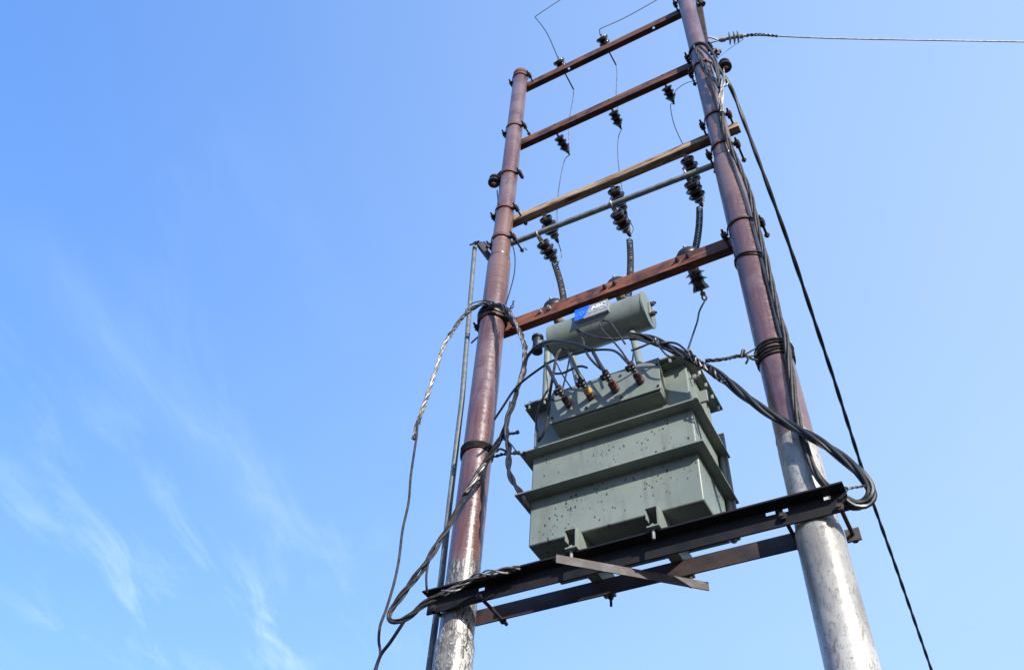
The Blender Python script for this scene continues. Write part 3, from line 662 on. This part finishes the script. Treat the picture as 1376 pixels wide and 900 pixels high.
# switch insulators: three on the timber arm, three on the pipe
def switch_insulator(S, E, label, group, parentname, strap_top):
    S, E = Vector(S), Vector(E); d = (E - S).normalized(); L = (E - S).length
    o = empty(parentname, S, label, 'insulator', group); r = .062
    MB().rect(strap_top, S + d * .01, .034, .009, (0, 1, .3)).build('bracket', 'galv', o)
    MB().lathe(S, d, [(.035, .014), (.03, .034), (.004, .044), (0, .049), (.004, .053), (.022, .053), (.04, .042), (.046, .032)] + sheds(2, r, .034, L * .52, .05) + [(L * .74, .036), (L * .80, .028)], 28).build('porcelain_body', 'porcelain', o)
    MB().lathe(S + d * (L * .78), d, [(0, .034), (L * .08, .036), (L * .14, .022), (L * .18, .014)], 20).build('end_cap', 'arrester', o)
    k = MB(); k.hexrod(S + d * (L * .92), S + d * (L * 1.06), .016, 6); k.rect(S + d * (L * 1.0), S + d * (L * 1.14), .018, .014); k.build('terminal', 'clamp', o)
    MB().hexrod(S - d * .012, S + d * .02, .012).build('base_bolt', 'zinc', o)
    return S + d * (L * 1.1)
tailw, tailp = [], []
where = ('nearest the left pole', 'at the middle', 'nearest the right pole')
for i, (s_, e_) in enumerate((((731, 290), (748, 322)), ((824, 254), (840, 285)), ((922, 212), (938, 246)))):
    zz = zw - .074 - .035; S = at_z(*s_, zz); E = at_z(*e_, zz - .05); S.y = max(S.y, YU + .07)
    tailw.append(switch_insulator(S, E, 'ribbed dark insulator hanging behind the timber arm, ' + where[i], 'ribbed insulators on the timber arm', 'switch_insulator', (S.x - .005, YU + .05, zw - .07)))
for i, (s_, e_) in enumerate((((726, 322), (747, 352)), ((826, 282), (845, 314)), ((927, 243), (942, 274)))):
    zz = zp - .055; S = at_z(*s_, zz); E = at_z(*e_, zz - .05); S.y = max(S.y, YU + .07)
    o_tail = switch_insulator(S, E, 'ribbed dark insulator clamped under the grey pipe, ' + where[i], 'ribbed insulators on the grey pipe', 'switch_insulator', (S.x - .01, YU + .03, zp - .02))
    tailp.append(o_tail)
    po = [o for o in WL if o.name.startswith('switch_insulator') and o.type == 'EMPTY'][-1]
    rg = MB(); rg.tube([Vector((S.x - .012, YU + .025 + .028 * math.cos(t_ * math.pi / 10), zp + .028 * math.sin(t_ * math.pi / 10))) for t_ in range(20)], .008, 8, True); rg.build('pipe_ring', 'galv', po)
# arresters through the red-brown arm
ARR = []
for i, (px, py) in enumerate(((741, 404), (826, 375), (921, 335))):
    T = at(px + 1, py + 3, YM + .075); ax = Vector((.03, .77, -.64)).normalized()
    o = empty('surge_arrester', T, ('grey surge arrester behind the red-brown cross-arm, nearest the left pole', 'grey surge arrester behind the middle of the red-brown cross-arm', 'surge arrester with bare black fins below the red-brown cross-arm, nearest the right pole')[i], 'surge arrester', 'surge arresters on the red-brown cross-arm')
    MB().lathe(T - ax * .03, ax, [(0, .012), (.004, .03), (.014, .050), (.032, .068), (.042, .072), (.048, .068), (.05, .04)], 28).build('top_cap', 'rubber', o)
    MB().lathe(T - ax * .042, ax, [(0, .006), (.006, .010), (.02, .010)], 10).build('top_terminal', 'galv', o)
    MB().lathe(T + ax * .015, ax, [(0, .038), (.125, .038), (.13, .034)], 24).build('housing', 'arrester', o)
    MB().lathe(T + ax * .138, ax, [(0, .036), (.006, .038), (.022, .066), (.026, .066), (.03, .042), (.05, .040), (.068, .066), (.072, .066), (.076, .042), (.09, .04), (.115, .052), (.135, .058), (.138, .05)], 28).build('fins', 'porcelain', o)
    e = T + ax * .27; k = MB(); k.hexrod(e, e + ax * .045, .010, 8); k.hexrod(e + ax * .028 - Vector((.016, 0, 0)), e + ax * .028 + Vector((.016, 0, 0)), .011)
    k.tube([e + ax * .055 + (ax * math.cos(t_ * math.pi / 8) * 1.2 + Vector((1, 0, 0)) * math.sin(t_ * math.pi / 8)) * .014 for t_ in range(16)], .007, 6, True); k.build('clevis', 'galv', o)
    ARR.append((T, e + ax * .072))
    for dx_ in (-.045, .025):
        MB().hexrod((T.x + dx_, YM - .03, zd - .045), (T.x + dx_, YM + .05, zd - .045), .008, 8).hexrod((T.x + dx_, YM - .014, zd - .045), (T.x + dx_, YM - .001, zd - .045), .015).build('bracket_bolt', 'zinc' if i == 0 else 'clamp', o)
    MB().box((T.x - .06, YM + .012, zd - .075), (T.x + .045, YM + .04, zd - .015)).build('bracket', 'clamp', o)
# coiled jumpers
def coil(a, b, turns, r, wr, label):
    a, b = Vector(a), Vector(b); d = b - a; mid = (a + b) / 2 + Vector((.015, .02, 0)); pts = []
    u = d.normalized().orthogonal().normalized(); w = d.normalized().cross(u); N = turns * 12
    for i in range(N + 1):
        t_ = i / N; c_ = a * (1 - t_) ** 2 + mid * 2 * t_ * (1 - t_) + b * t_ ** 2; an = 2 * math.pi * turns * t_
        pts.append(c_ + (u * math.cos(an) + w * math.sin(an)) * r)
    o = MB().tube([a - d.normalized() * .03] + pts + [b + d.normalized() * .03], wr, 6).build('coiled_jumper', 'wire'); tag(o, label, 'coil', 'coiled wire jumpers above the red-brown arm')
CO = (((745, 354), (758, 408)), ((846, 323), (844, 398)), ((940, 280), (933, 340)))
for i, (a_, b_) in enumerate(CO):
    A = at(*a_, tailp[i].y); B = at(*b_, YM + .14)
    coil(A, B, (26, 33, 29)[i], .021, .0042, 'dark coiled spring-like wire jumper ' + ('nearest the left pole', 'between the other two springs', 'nearest the right pole')[i])

# spool insulators on the pole sides
def spool(px, py, x, z, label, side):
    p = at(px, py, YP - .02); o = empty('spool_insulator', p, label, 'insulator', 'spool insulators on the pole sides')
    MB().lathe(p - Vector((0, 0, .05)), (0, 0, 1), [(0, .012), (0, .018), (.003, .034), (.012, .050), (.03, .052), (.04, .034), (.06, .030), (.07, .045), (.09, .045), (.1, .02)], 28).build('porcelain_body', 'porcelain', o)
    MB().hexrod(p - Vector((0, 0, .075)), p + Vector((0, 0, .08)), .009, 8).hexrod(p - Vector((0, 0, .066)), p - Vector((0, 0, .052)), .02).build('bolt', 'oxide_bright', o)
    MB().rect((p.x, p.y + .01, p.z - .06), (x, YP - .0, z - .04), .028, .007).rect((p.x, p.y + .01, p.z + .06), (x, YP, z + .05), .028, .007).build('strap', 'clamp', o)
    return o
zs_ = at(683, 228, YP - RU).z
so = spool(664, 243, XL - RU - .01, at(664, 243, YP).z + .05, 'black spool insulator on the left side of the pole beside the conduit', -1)
clamp(XL, zs_, RU, YP + .03, so)
so2 = spool(974, 88, XR + RU + .01, at(974, 88, YP).z + .02, 'black spool insulator on the right side of the cable-carrying pole', 1)
clamp(XR, at(931, 63, YP - RU).z, RU, YP + .03, so2, 'clamp', .016)

# ------------------------------------------------------------------ bracket, conduit, strut
ct = at(638, 331, YP + .02); cmid = at(605, 670, YP + .02); cb_ = at(593.5, 775, YP + .02)
dirc = (cmid - ct).normalized(); low = cmid + (cb_ - cmid) * ((cmid.z + .3) / (cmid.z - cb_.z))
root = empty('conduit_pipe', (low.x, low.y, 0), 'thin galvanised pipe running up beside the stained pole', 'pipe')
low = Vector((low.x, low.y, -.2)); low.x = max(low.x, XL - .2)
MB().tube([ct, at(621, 536, YP + .02), cmid, cb_, Vector((cb_.x + .005, cb_.y, 2)), Vector((cb_.x + .01, cb_.y, -.2))], .0175, 14).build('pipe', 'conduit', root)
k = MB(); b0 = at(659, 350, YP + .04); b1 = at(641, 326, YP - .02)
k.bar(b0, b1, [(0, 0), (.04, 0), (.04, .006), (.006, .006), (.006, .04), (0, .04)]); k.build('bracket', 'clamp', root, smooth=False)
k = MB(); k.hexrod(b1 + Vector((-.06, -.01, -.01)), b1 + Vector((.02, 0, .01)), .007, 8); k.hexrod(b1 + Vector((-.02, -.0, .0)), b1 + Vector((-.005, .0, .0)), .018); k.build('bolt', 'clamp', root); k = MB()
k.hexrod(at(656, 332, YP - .03), at(650, 325, YP - .06), .008, 8).hexrod(at(657, 333, YP - .03), at(654, 330, YP - .05), .02); k.build('bolt', 'clamp', root)
# upright angle behind the right pole's head
s0, s1 = at(939, -14, YP + .10), at(951, 58, YP + .09)
root = empty('pole_strut', s1, 'short dark steel angle fixed upright behind the head of the right pole', 'bar')
MB().bar(s1, s0, [(0, 0), (.05, 0), (.05, .006), (.006, .006), (.006, .05), (0, .05)], (0, 1, 0)).build('angle', 'clamp', root, smooth=False)
MB().hexrod(at(936, 5, YP + .07), at(946, 8, YP + .12), .012).hexrod(at(942, 4, YP + .09), at(945, 6, YP + .1), .03).build('bolt', 'clamp', root)
k = MB()
for px, py in ((957, 68), (961, 73), (963, 70)):
    p = at(px, py, YP + .05); k.hexrod(p - Vector((.03, .02, 0)), p + Vector((.03, .02, .02)), .018); k.hexrod(p - Vector((0, .03, .04)), p + Vector((0, .03, .04)), .012)
k.rect(at(950, 62, YP + .05), at(964, 77, YP + .04), .03, .008); k.build('clamp_plate', 'clamp', root)

# ------------------------------------------------------------------ overhead line
zl = at(962, 54, YP + .06).z
a0, a1, a2 = at_z(957, 55, zl), at_z(966, 54.5, zl), at_z(1003, 47.5, zl)
d_ = (a2 - a1).normalized(); L = (a2 - a1).length
root = empty('strain_insulator', a1, 'pale grey finned strain insulator holding the overhead line to the right pole', 'insulator')
MB().lathe(a1, d_, [(0, .012), (.02, .022), (.05, .022), (.06, .013), (L * .74, .013), (L * .76, .022), (L * .86, .024), (L * .9, .014), (L, .008)], 16).build('rod', 'poly', root)
for t_ in (.36, .52, .66): MB().lathe(a1 + d_ * (L * t_), d_, [(0, .014), (.004, .055), (.010, .056), (.02, .014)], 24).build('fin', 'poly', root)
k = MB(); k.tube(spline([at_z(951, 51, zl + .02), at_z(956, 51, zl + .02), a1], 5), .007); k.tube(spline([at_z(951, 59, zl - .02), at_z(957, 57, zl - .02), a1], 5), .007); k.build('shackle', 'galv', root)
w = [a2] + [at_z(px, py, zl) for px, py in ((1035, 48.5), (1120, 52), (1250, 54.5), (1376, 56.5))]
far = w[-1] + (w[-1] - w[-2]).normalized() * 25
ov = MB().tube(spline(w, 12) + [far], .0055, 6); twist(ov, spline([a2 - d_ * .05, at_z(1020, 46.8, zl), at_z(1045, 49, zl)], 10), 2, .008, .006, .07, .01)
tag(ov.build('overhead_line', 'wire'), 'bare wire leaving to the right from the finned strain insulator', 'wire')
cable('jumper_wire', spline([at_z(999, 53, zl), at_z(980, 66, zl - .06), at(966, 77, YP + .05)], 8), .0022, 'wire', 'hair-thin slanting wire between strain insulator and spool insulator', 'wire')

# ------------------------------------------------------------------ thin jumpers
S, E = tail1[0]
cable('jumper_wire', spline([S - Vector((0, 0, -.05)), at(748, 74, S.y), at(735, 45, S.y + .05), at(722, 27, S.y + .08), at(719.3, 24, S.y + .1), at(723, 20, S.y + .12), at(753, 0, S.y + .3), at(800, -32, S.y + .8)], 8), .0055, 'rubber', 'kinked black wire rising from the disc insulator nearer the left pole', 'wire')
S, E = tail1[1]
cable('jumper_wire', spline([S + Vector((0, 0, .05)), at(806.5, 47, S.y), at(806, 42, S.y + .02), at(809, 38, S.y + .05), at(840, 24, S.y + .2), at(883, 0, S.y + .5), at(930, -28, S.y + .9)], 8), .0055, 'rubber', 'black wire bending right above the disc insulator at mid cross-arm', 'wire')
def thin(pts, label, r=.0036, mat='wire'): return cable('jumper_wire', spline(pts, 8), r, mat, label, 'wire')
E = tail1[0][1]; thin([E, at(770, 132, E.y), at(766, 155, YU + .12), at(764.5, 170, YU + .16), tail2[0]], 'thin wire dropping from topmost arm to the left small finned insulator')
E = tail1[1][1]; thin([E, at(829, 100, E.y), at(828, 125, YU + .2), at(829, 140, YU + .2), tail2[1]], 'thin wire dropping from topmost arm to the middle small finned insulator')
thin([tail2[0], at(759, 215, tail2[0].y), at(754, 235, YU + .2), at(750, 262, YU + .2), at(748.5, 285, YU + .22), tailw[0]], 'thin wire from second arm down to the left timber-arm insulator')
thin([tail2[1], at(831, 185, tail2[1].y), at(830, 205, YU + .2), at(832, 230, YU + .2), at(836, 255, YU + .22), tailw[1]], 'thin wire from second arm down to the middle timber-arm insulator')
thin([tail2[2], at(901, 142, tail2[2].y), at(905, 165, YU + .2), at(915, 189, YU + .2), at(928, 215, YU + .22), tailw[2]], 'thin wire from second arm down to the right timber-arm insulator')
for i in range(3):
    thin([tailw[i], tailw[i] + Vector((.01, .02, -.06)), tailp[i] + Vector((.02, .03, .12)), tailp[i]], 'short pale link wire joining the pair of ribbed insulators ' + where[i], .004, 'alu')
thin([at(936, 108, YP + .02), at(920, 113, YP + .1), at(907, 124, YP + .2), tail2[2]], 'short slack wire between the right pole and the right small finned insulator', .003)
for i in range(3):
    A = ARR[i][1]
    if i == 2: thin([A, at(940, 418, A.y - .02), at(937, 432, A.y - .08), at(931, 450, A.y - .16), at(925, 468, 3.25), at(923, 476, 3.22)], 'black lead from the bare-finned surge arrester down to the tank lid', .0062, 'rubber')
    else: thin([A, A + Vector((.01, -.05, -.25)), Vector((A.x + .0, 3.36, TZ1 + .02))], ('black lead dropping behind the left half of the oil cylinder', 'black lead dropping behind the right half of the oil cylinder')[i], .0062, 'rubber')
thin([at(689, 330, YU), at(692, 346, YU), at(691, 368, YU), at(685, 392, YP), at(680, 408, YP - .05)], 'thin dark wire hanging down close to the maroon pole with the stained foot', .0042, 'rubber')
thin([at(668, 256, YP), at(669, 268, YP - .05), at(670, 275, YP - .07)], 'short wire tail under the black spool insulator by the conduit', .005, 'rubber')
thin([at(705, 333, YU + .02), at(708, 336, YU + .02)], 'tiny wire offcut caught under the pipe', .004)
thin([at(643, 452, YP + .02), at(633, 461, YP + .02)], 'short wire stub sticking out behind the stained pole', .006, 'rubber')

# ------------------------------------------------------------------ low-voltage cables
Q = BUSH
YF = 2.86
def P_(*c): return [at(*p) if isinstance(p, tuple) else p for p in c]
def lv(pts, r, mat, label): return cable('low_voltage_cable', spline(P_(*pts), 9), r * .8, mat, label)
lv([Q[0], (743.5, 508, 2.85), (736.5, 494, 2.88), (733, 488, 2.9)], .0125, 'rubber', 'stubby black cable rising from the plain brown bushing nearest the breather')
lv([Q[1], (776, 499, 2.82), (769, 486, 2.83), (765, 476, 2.85), (760, 469, 2.88), (752, 471, 2.86), (747, 482, 2.84), (744, 500, 2.85), (741, 516, 2.86), (737.5, 540, 2.9), (735, 567, 2.93), (730, 583, 2.95), (723, 593, 2.97)], .0095, 'rubber_grey', 'dusty cable arching from the yellow bushing down past the tank corner')
lv([(766, 478, 2.84), (776, 499, 2.8), (784, 511, 2.82)], .013, 'rubber', 'thick black lead entering the yellow bushing')
lv([Q[2], (799, 488, 2.8), (790, 477, 2.82), (785.6, 467, 2.84), (782, 453, 2.86), (774.5, 441.5, 2.88), (789, 449.5, 2.84), (808, 454.5, 2.82), (827, 455.5, 2.83), (848, 454, 2.86), (865, 458, 2.88), (882, 464, 2.9), (905, 473, 2.92)], .0085, 'rubber_grey', 'black cable doubling back below the name plate from the red bushing')
lv([(797, 473, 2.84), (804, 486, 2.81), (812, 499, 2.81)], .013, 'rubber', 'thick black lead entering the red bushing')
lv([Q[3], (840, 479, 2.82), (833, 469, 2.82), (820.8, 455, 2.83), (810, 444, 2.85), (806.5, 435, 2.86), (812.5, 430.5, 2.86), (821, 434.5, 2.85), (830, 447, 2.84), (840, 462, 2.82)], .0065, 'rubber_grey', 'thin cable loop rising in front of the oil cylinder from the end bushing')
lv([(664, 564, 3.0), (676, 546, 2.98), (690, 525, 2.96), (704, 511, 2.94), (733, 490, 2.9), (747, 483, 2.88), (770, 476, 2.86), (798, 470.5, 2.84), (819, 470, 2.83), (830, 474, 2.82), (840, 484, 2.82), Q[3] + Vector((-.008, 0, .0))], .0085, 'rubber', 'long black cable slanting from the stained pole across to the far bushing')
lv([(745, 502, 2.88), (757, 501, 2.87), (772, 494, 2.86), (781, 492, 2.86), (789, 494, 2.86)], .008, 'rubber', 'short black cable offcut sticking out among the bushing leads')
lv([(796, 470, 2.82), (775, 462.5, 2.83), (750, 458.5, 2.86), (738, 459, 2.88), (726, 463, 2.9), (715, 471, 2.93), (706, 484, 2.95), (701.5, 498, 2.97), (700, 512, 2.98), (693, 528, 3.0)], .012, 'rubber', 'thick black cable bending down past the breather toward the stained pole')
lv([(733.6, 492, 2.95), (736, 520, 2.95), (737, 548, 2.96)], .005, 'alu', 'thin pale wire hanging in front of the tank corner')
lv([(736, 524, 2.94), (727, 540, 2.95), (721.5, 558, 2.96), (720.5, 572, 2.97), (724, 588, 2.97)], .007, 'rubber', 'black cable end dangling at the corner of the tank')
lv([(747, 486, 2.9), (755, 502, 2.93), (764, 516, 2.96), (770, 524, 2.98)], .0045, 'rubber', 'thin straight wire behind the yellow bushing lead')
# the heavy bundle to the right
hb = path((846, 452, 2.88), (866, 453, 2.9), (885, 460, 2.92), (905, 470, 2.93), (928, 482, 2.94), (950, 494, 2.96), (975, 510, 2.98), (1000, 531, 3.0), (1030, 553, 3.03), (1060, 570, 3.05), (1085, 584, 3.05), (1110, 599, 3.06), (1135, 617, 3.08), (1156, 637, 3.1), (1169, 655, 3.12), (1170, 668, 3.12), (1161, 677, 3.12), (1147, 678, 3.1), (1136, 672, 3.08))
b = MB(); twist(b, hb, 4, .0125, .0105, .6, .02, 7, .2, 5)
tag(b.build('cable_bundle', 'rubber'), 'heavy black cable bundle sweeping from the tank lid across the right pole into a loop', 'cable bundle')
lv([(848, 471, 2.86), (862, 466, 2.87), (874, 461, 2.88), (886, 461, 2.88), (900, 460, 2.9), (912, 463, 2.91), (925, 474, 2.92)], .0075, 'rubber', 'cut black cable end joining the heavy bundle above the tank')
lv([(884, 462, 2.88), (890, 471, 2.88), (899, 479, 2.89), (912, 481, 2.9), (925, 481, 2.92), (934, 484, 2.93)], .006, 'rubber', 'thin black cable sagging below the heavy bundle at the lid')
b = MB(); twist(b, path((876, 459, 2.885), (881, 461, 2.89), (884, 458.5, 2.87), (880, 455, 2.87), (884, 462, 2.87)), 2, .004, .0035, .03, .006)
tag(b.build('tie_wire', 'wire'), 'small wire knot tying the cables near the oil cylinder', 'tie wire')
b = MB(); twist(b, path((922, 476, 2.9), (935, 484, 2.92), (950, 494, 2.92), (962, 503, 2.93), (975, 512, 2.94)), 3, .0125, .0055, .12, .01, 6, .4, 9)
tag(b.build('cable_wrap', 'rubber'), 'lumpy black tape wrapped round the bundle at the tank corner', 'tape')
# tie from bundle to the right pole
def wraps(x, r, z0, z1, turns, wr, jit=.004, seed=1, tilt=.0):
    rnd = random.Random(seed); out = []
    for k in range(turns):
        z = z0 + (z1 - z0) * k / max(1, turns - 1); ph = rnd.uniform(0, 6); tl = rnd.uniform(-.012, .012) + tilt
        out.append([Vector((x + (r + wr * (1 + .3 * k % 2)) * math.cos(a_), YP + (r + wr) * math.sin(a_), z + tl * math.cos(a_) + jit * math.sin(2 * a_ + ph))) for a_ in [2 * math.pi * i / 40 for i in range(40)]])
    return out
b = MB()
for w_ in wraps(XR, .0868, at(1033, 475, YP - RM).z, at(1033, 458, YP - RM).z, 5, .005, .006, 4, .01): b.tube(w_, .005, 6, True)
zt0 = at(1020, 470, YP - .03)
twist(b, path((948, 484, 2.96), (962, 484, 2.97), (975, 482, 3.0), (990, 479, 3.05), (1003, 477, 3.09)), 3, .007, .005, .10, .01, 6, .4, 3)
b.tube(path((1000, 477, 3.08), (1012, 470, 3.13), (1022, 466, YP - .02)), .005); b.tube(path((1000, 478, 3.08), (1012, 478, 3.12), (1024, 470, YP - .03)), .005); b.tube(path((1002, 478, 3.08), (1013, 483, 3.12), (1024, 484, YP - .03)), .006)
b.tube(path((998, 470, 3.07), (1001, 476, 3.06), (1005, 482, 3.06), (1002, 489, 3.07)), .006); b.tube(path((996, 480, 3.06), (998, 471, 3.06), (1001, 472, 3.07)), .007)
tag(b.build('tie_wire', 'rubber_grey'), 'twisted tie wire wrapped round the right pole and hooked onto the heavy bundle', 'tie wire')
b = MB()
for w_ in wraps(XR, .0868, at(1005, 337, YP - RM).z, at(1006, 340, YP - RM).z, 2, .004, .01, 8, -.03): b.tube(w_, .004, 6, True)
tag(b.build('tie_wire', 'rubber_grey'), 'thin wire loop binding the cable bundle to the right pole just below the red-brown arm', 'tie wire')
# bundle down the right pole
pb_ = path((958, 84, 3.06), (966, 105, 3.08), (969, 135, 3.10), (970, 160, 3.11), (978, 190, 3.10), (993, 222, 3.10), (1007, 258, 3.11), (1017, 300, 3.12), (1026, 335, 3.12), (1034, 370, 3.12), (1045, 415, 3.115), (1056, 455, 3.11), (1062, 495, 3.105), (1067, 530, 3.10), (1072, 560, 3.10), (1079, 590, 3.09), (1088, 617, 3.09), (1100, 640, 3.085), (1114, 656, 3.08))
b = MB(); twist(b, pb_, 4, .0095, .0075, .8, .02, 7, .18, 11)
tag(b.build('cable_bundle', 'rubber_grey'), 'dusty twisted cable bundle running straight down the right pole to the platform', 'cable bundle')
b = MB(); twist(b, path((934, 62, 3.105), (937, 72, 3.09), (942, 82, 3.08), (950, 94, 3.07), (958, 105, 3.06), (967, 118, 3.06)), 2, .009, .009, .3, .02, 7, .3, 2)
b.tube(path((934, 60, 3.1), (943, 58, 3.09), (952, 63, 3.09), (962, 80, 3.08), (966, 100, 3.08)), .009); b.tube(path((940, 62, 3.09), (954, 76, 3.07), (968, 96, 3.09), (975, 108, 3.12)), .01)
for w_ in wraps(XR, .0728, at(930, 64, YP - RU).z, at(930, 62, YP - RU).z, 2, .007, .008, 21, .02): b.tube(w_, .0065, 6, True)
tag(b.build('cable_bundle', 'rubber'), 'tangle of black cables looped round the head of the right pole', 'cable bundle')
b = MB(); rnd = random.Random(5)
for k_ in range(5):
    b.tube(path((972 + rnd.uniform(-2, 2), 92 + 3 * k_, 3.07), (971 + rnd.uniform(-3, 3), 112, 3.05), (969 + rnd.uniform(-3, 3), 130, 3.06), (970 + rnd.uniform(-2, 2), 150, 3.08)), .0042)
b.tube(path((980, 107, 3.06), (977, 114, 3.05), (972, 118, 3.06)), .004)
tag(b.build('stripped_strands', 'alu'), 'loose pale stripped strands beside the spool insulator of the right pole', 'wire')
# long drop cable
dc = path((958, 78, 3.12), (968, 95, 3.16), (978, 110, 3.2), (988, 132, 3.3), (1003, 172, 3.45), (1030, 245, 3.75), (1060, 328, 4.15), (1092, 424, 4.7), (1120, 508, 5.3), (1146, 590, 6.0), (1172, 672, 6.8), (1205, 765, 7.9), (1250, 895, 9.6), (1300, 1040, 12))
b = MB(); twist(b, dc, 2, .0045, .0115, .6, .03, 8, .10, 1)
tag(b.build('service_cable', 'rubber'), 'taut black twisted service cable dropping from the right pole past the cable loop', 'cable')
b = MB(); twist(b, path((1136, 657, 3.06), (1148, 655, 3.08), (1166, 652, 3.1)), 2, .003, .003, .04, .008); b.tube(path((1135, 654, 3.06), (1140, 656, 3.06), (1137, 661, 3.06)), .003)
tag(b.build('tie_wire', 'wire'), 'short twisted wire tying the hook-shaped loop to the platform end', 'tie wire')
# stranded aluminium on the left pole
b = MB(); twist(b, path((664, 410, 3.09), (650, 408, 3.07), (637, 413, 3.06), (624, 424, 3.06), (610, 442, 3.06), (597, 464, 3.05), (588, 490, 3.05), (581, 512, 3.05), (573, 535, 3.05), (566, 556, 3.05), (560, 573, 3.05), (556, 590, 3.05)), 4, .0085, .0058, .22, .012, 6, .35, 4)
tag(b.build('stranded_conductor', 'alu'), 'frayed silvery stranded conductor drooping left of the conduit pipe', 'cable')
cable('drop_wire', path((561, 566, 3.04), (560, 585, 3.04), (557, 605, 3.04), (552, 640, 3.04), (549, 675, 3.04), (541, 712, 3.04), (536, 752, 3.04), (529, 785, 3.04), (519, 818, 3.04), (511, 840, 3.04), (509, 860, 3.04), (511, 878, 3.04), (506, 897, 3.04), (500, 925, 3.04), (480, 1010, 3.04), (455, 1180, 3.05), (440, 1330, 3.05)), .0072, 'rubber_grey', 'slim grey wire hanging down left of everything from the frayed conductor', 'wire')
lb = path((662, 409, 3.08), (676, 412, 3.06), (687, 424, 3.04), (697, 443, 3.02), (704, 462, 3.0), (706, 478, 2.99), (704, 498, 2.98), (697, 518, 2.98), (690, 540, 2.99), (683, 560, 3.0), (678, 580, 3.01), (664, 604, 3.02), (648, 629, 3.03), (632, 652, 3.03), (616, 682, 3.03), (600, 712, 3.02), (580, 745, 3.0), (556, 779, 2.98), (536, 804, 2.97), (524, 822, 2.97), (524, 833, 2.97), (535, 834, 2.97), (550, 827, 2.97), (570, 812, 2.98), (592, 799, 3.0), (616, 789, 3.01), (642, 777, 3.02), (668, 769, 3.03), (694, 765, 3.04))
b = MB(); twist(b, lb, 4, .0095, .0068, .34, .014, 6, .4, 14)
tag(b.build('stranded_conductor', 'rubber_grey'), 'stranded conductor swinging in front of the stained pole and hooking back onto the platform', 'cable bundle')
for pts_, n_, Rb_, r_, sd_, lb_ in ((((686, 420, 3.03), (694, 437, 3.01), (702, 458, 2.99), (705, 478, 2.97), (702, 500, 2.965), (694, 522, 2.97)), 3, .006, .005, 6, 'bright bare strands between the red-brown arm and the hanging black cable pair'),
        (((652, 622, 3.015), (640, 640, 3.015), (626, 662, 3.015)), 3, .006, .005, 7, 'short bright strands lying across the stained pole below its tie wire'),
        (((596, 797, 2.985), (616, 787, 2.99), (640, 775, 3.0), (668, 767, 3.01), (700, 762, 3.04)), 3, .012, .0045, 8, 'bright bare strands lying along the platform beam at the stained pole')):
    b = MB(); twist(b, path(*pts_), n_, Rb_, r_, .2, .012, 6, .4, sd_)
    tag(b.build('bare_strands', 'alu'), lb_, 'wire')
b = MB(); twist(b, path((688, 540, 2.99), (681, 566, 2.99), (681, 586, 2.99), (684, 604, 2.99), (683.5, 621, 2.99), (686, 639, 2.99), (693, 653, 2.99), (701, 664, 3.0), (707, 676, 3.02), (711, 684, 3.05)), 2, .0075, .009, .22, .015, 7, .25, 3)
b.tube(path((677, 590, 3.0), (684, 583, 2.99), (691, 582, 2.98), (697, 580, 2.98)), [.006] * 10 + [.008] * 15 + [.012] * 6)
tag(b.build('cable_pair', 'rubber'), 'black cable pair hanging beside the tank and tucking under its lower rib', 'cable')
lv([(676, 590, 2.99), (686, 596, 2.98), (694, 606, 2.98), (702, 611, 2.99)], .0045, 'rubber_grey', 'thin wire curling toward the tank edge by the hanging cable pair')
b = MB()
for w_ in wraps(XL, .0868, at(640, 599, YP - RM).z, at(641, 591, YP - RM).z, 4, .0055, .003, 5, .0): b.tube(w_, .0055, 6, True)
twist(b, path((655, 614, YP - .05), (664, 613, 3.08), (680, 609, 3.04), (692, 608, 3.02), (706, 609, 3.0)), 2, .006, .005, .08, .01, 6, .4, 3)
b.tube(path((667, 607, 3.06), (672, 603, 3.05), (680, 606, 3.04)), .006)
tag(b.build('tie_wire', 'rubber_grey'), 'coil of tie wire round the stained pole stretched to the tank side', 'tie wire')
b = MB()
for w_ in wraps(XL, .088, at(662, 419, YP - RM).z, at(662, 409, YP - RM).z, 4, .008, .008, 15, .012): b.tube(w_, .0085, 7, True)
b.tube(path((684, 416, 3.06), (690, 412, 3.05), (689, 405, 3.05)), .004); b.tube(path((684, 416, 3.06), (688, 410, 3.05), (691, 404, 3.05)), .004); b.tube(path((628, 425, 3.05), (626, 416, 3.05), (634, 408, 3.06), (650, 404, 3.07), (664, 406, 3.09)), .004)
twist(b, path((668, 411, 3.09), (678, 416, 3.07), (688, 424, 3.05), (680, 420, 3.06), (686, 418, 3.05)), 2, .006, .007, .1, .01, 6, .4, 3)
tag(b.build('cable_wrap', 'rubber'), 'black cables wound round the stained pole at the red-brown arm', 'cable')
cable('drop_wire', path((545, 831, 2.97), (536, 845, 2.98), (524, 863, 3.0), (512, 879, 3.02), (504, 900, 3.03), (496, 925, 3.03)), .0085, 'rubber', 'black wire leaving the hooked conductor loop and joining the slim grey wire', 'wire')
cable('drop_wire', path((575, 758, 3.0), (573, 772, 3.0), (573, 785, 3.0), (574, 796, 3.02)), .006, 'rubber_grey', 'very short wire hanging onto the platform end beside the conductor', 'wire')
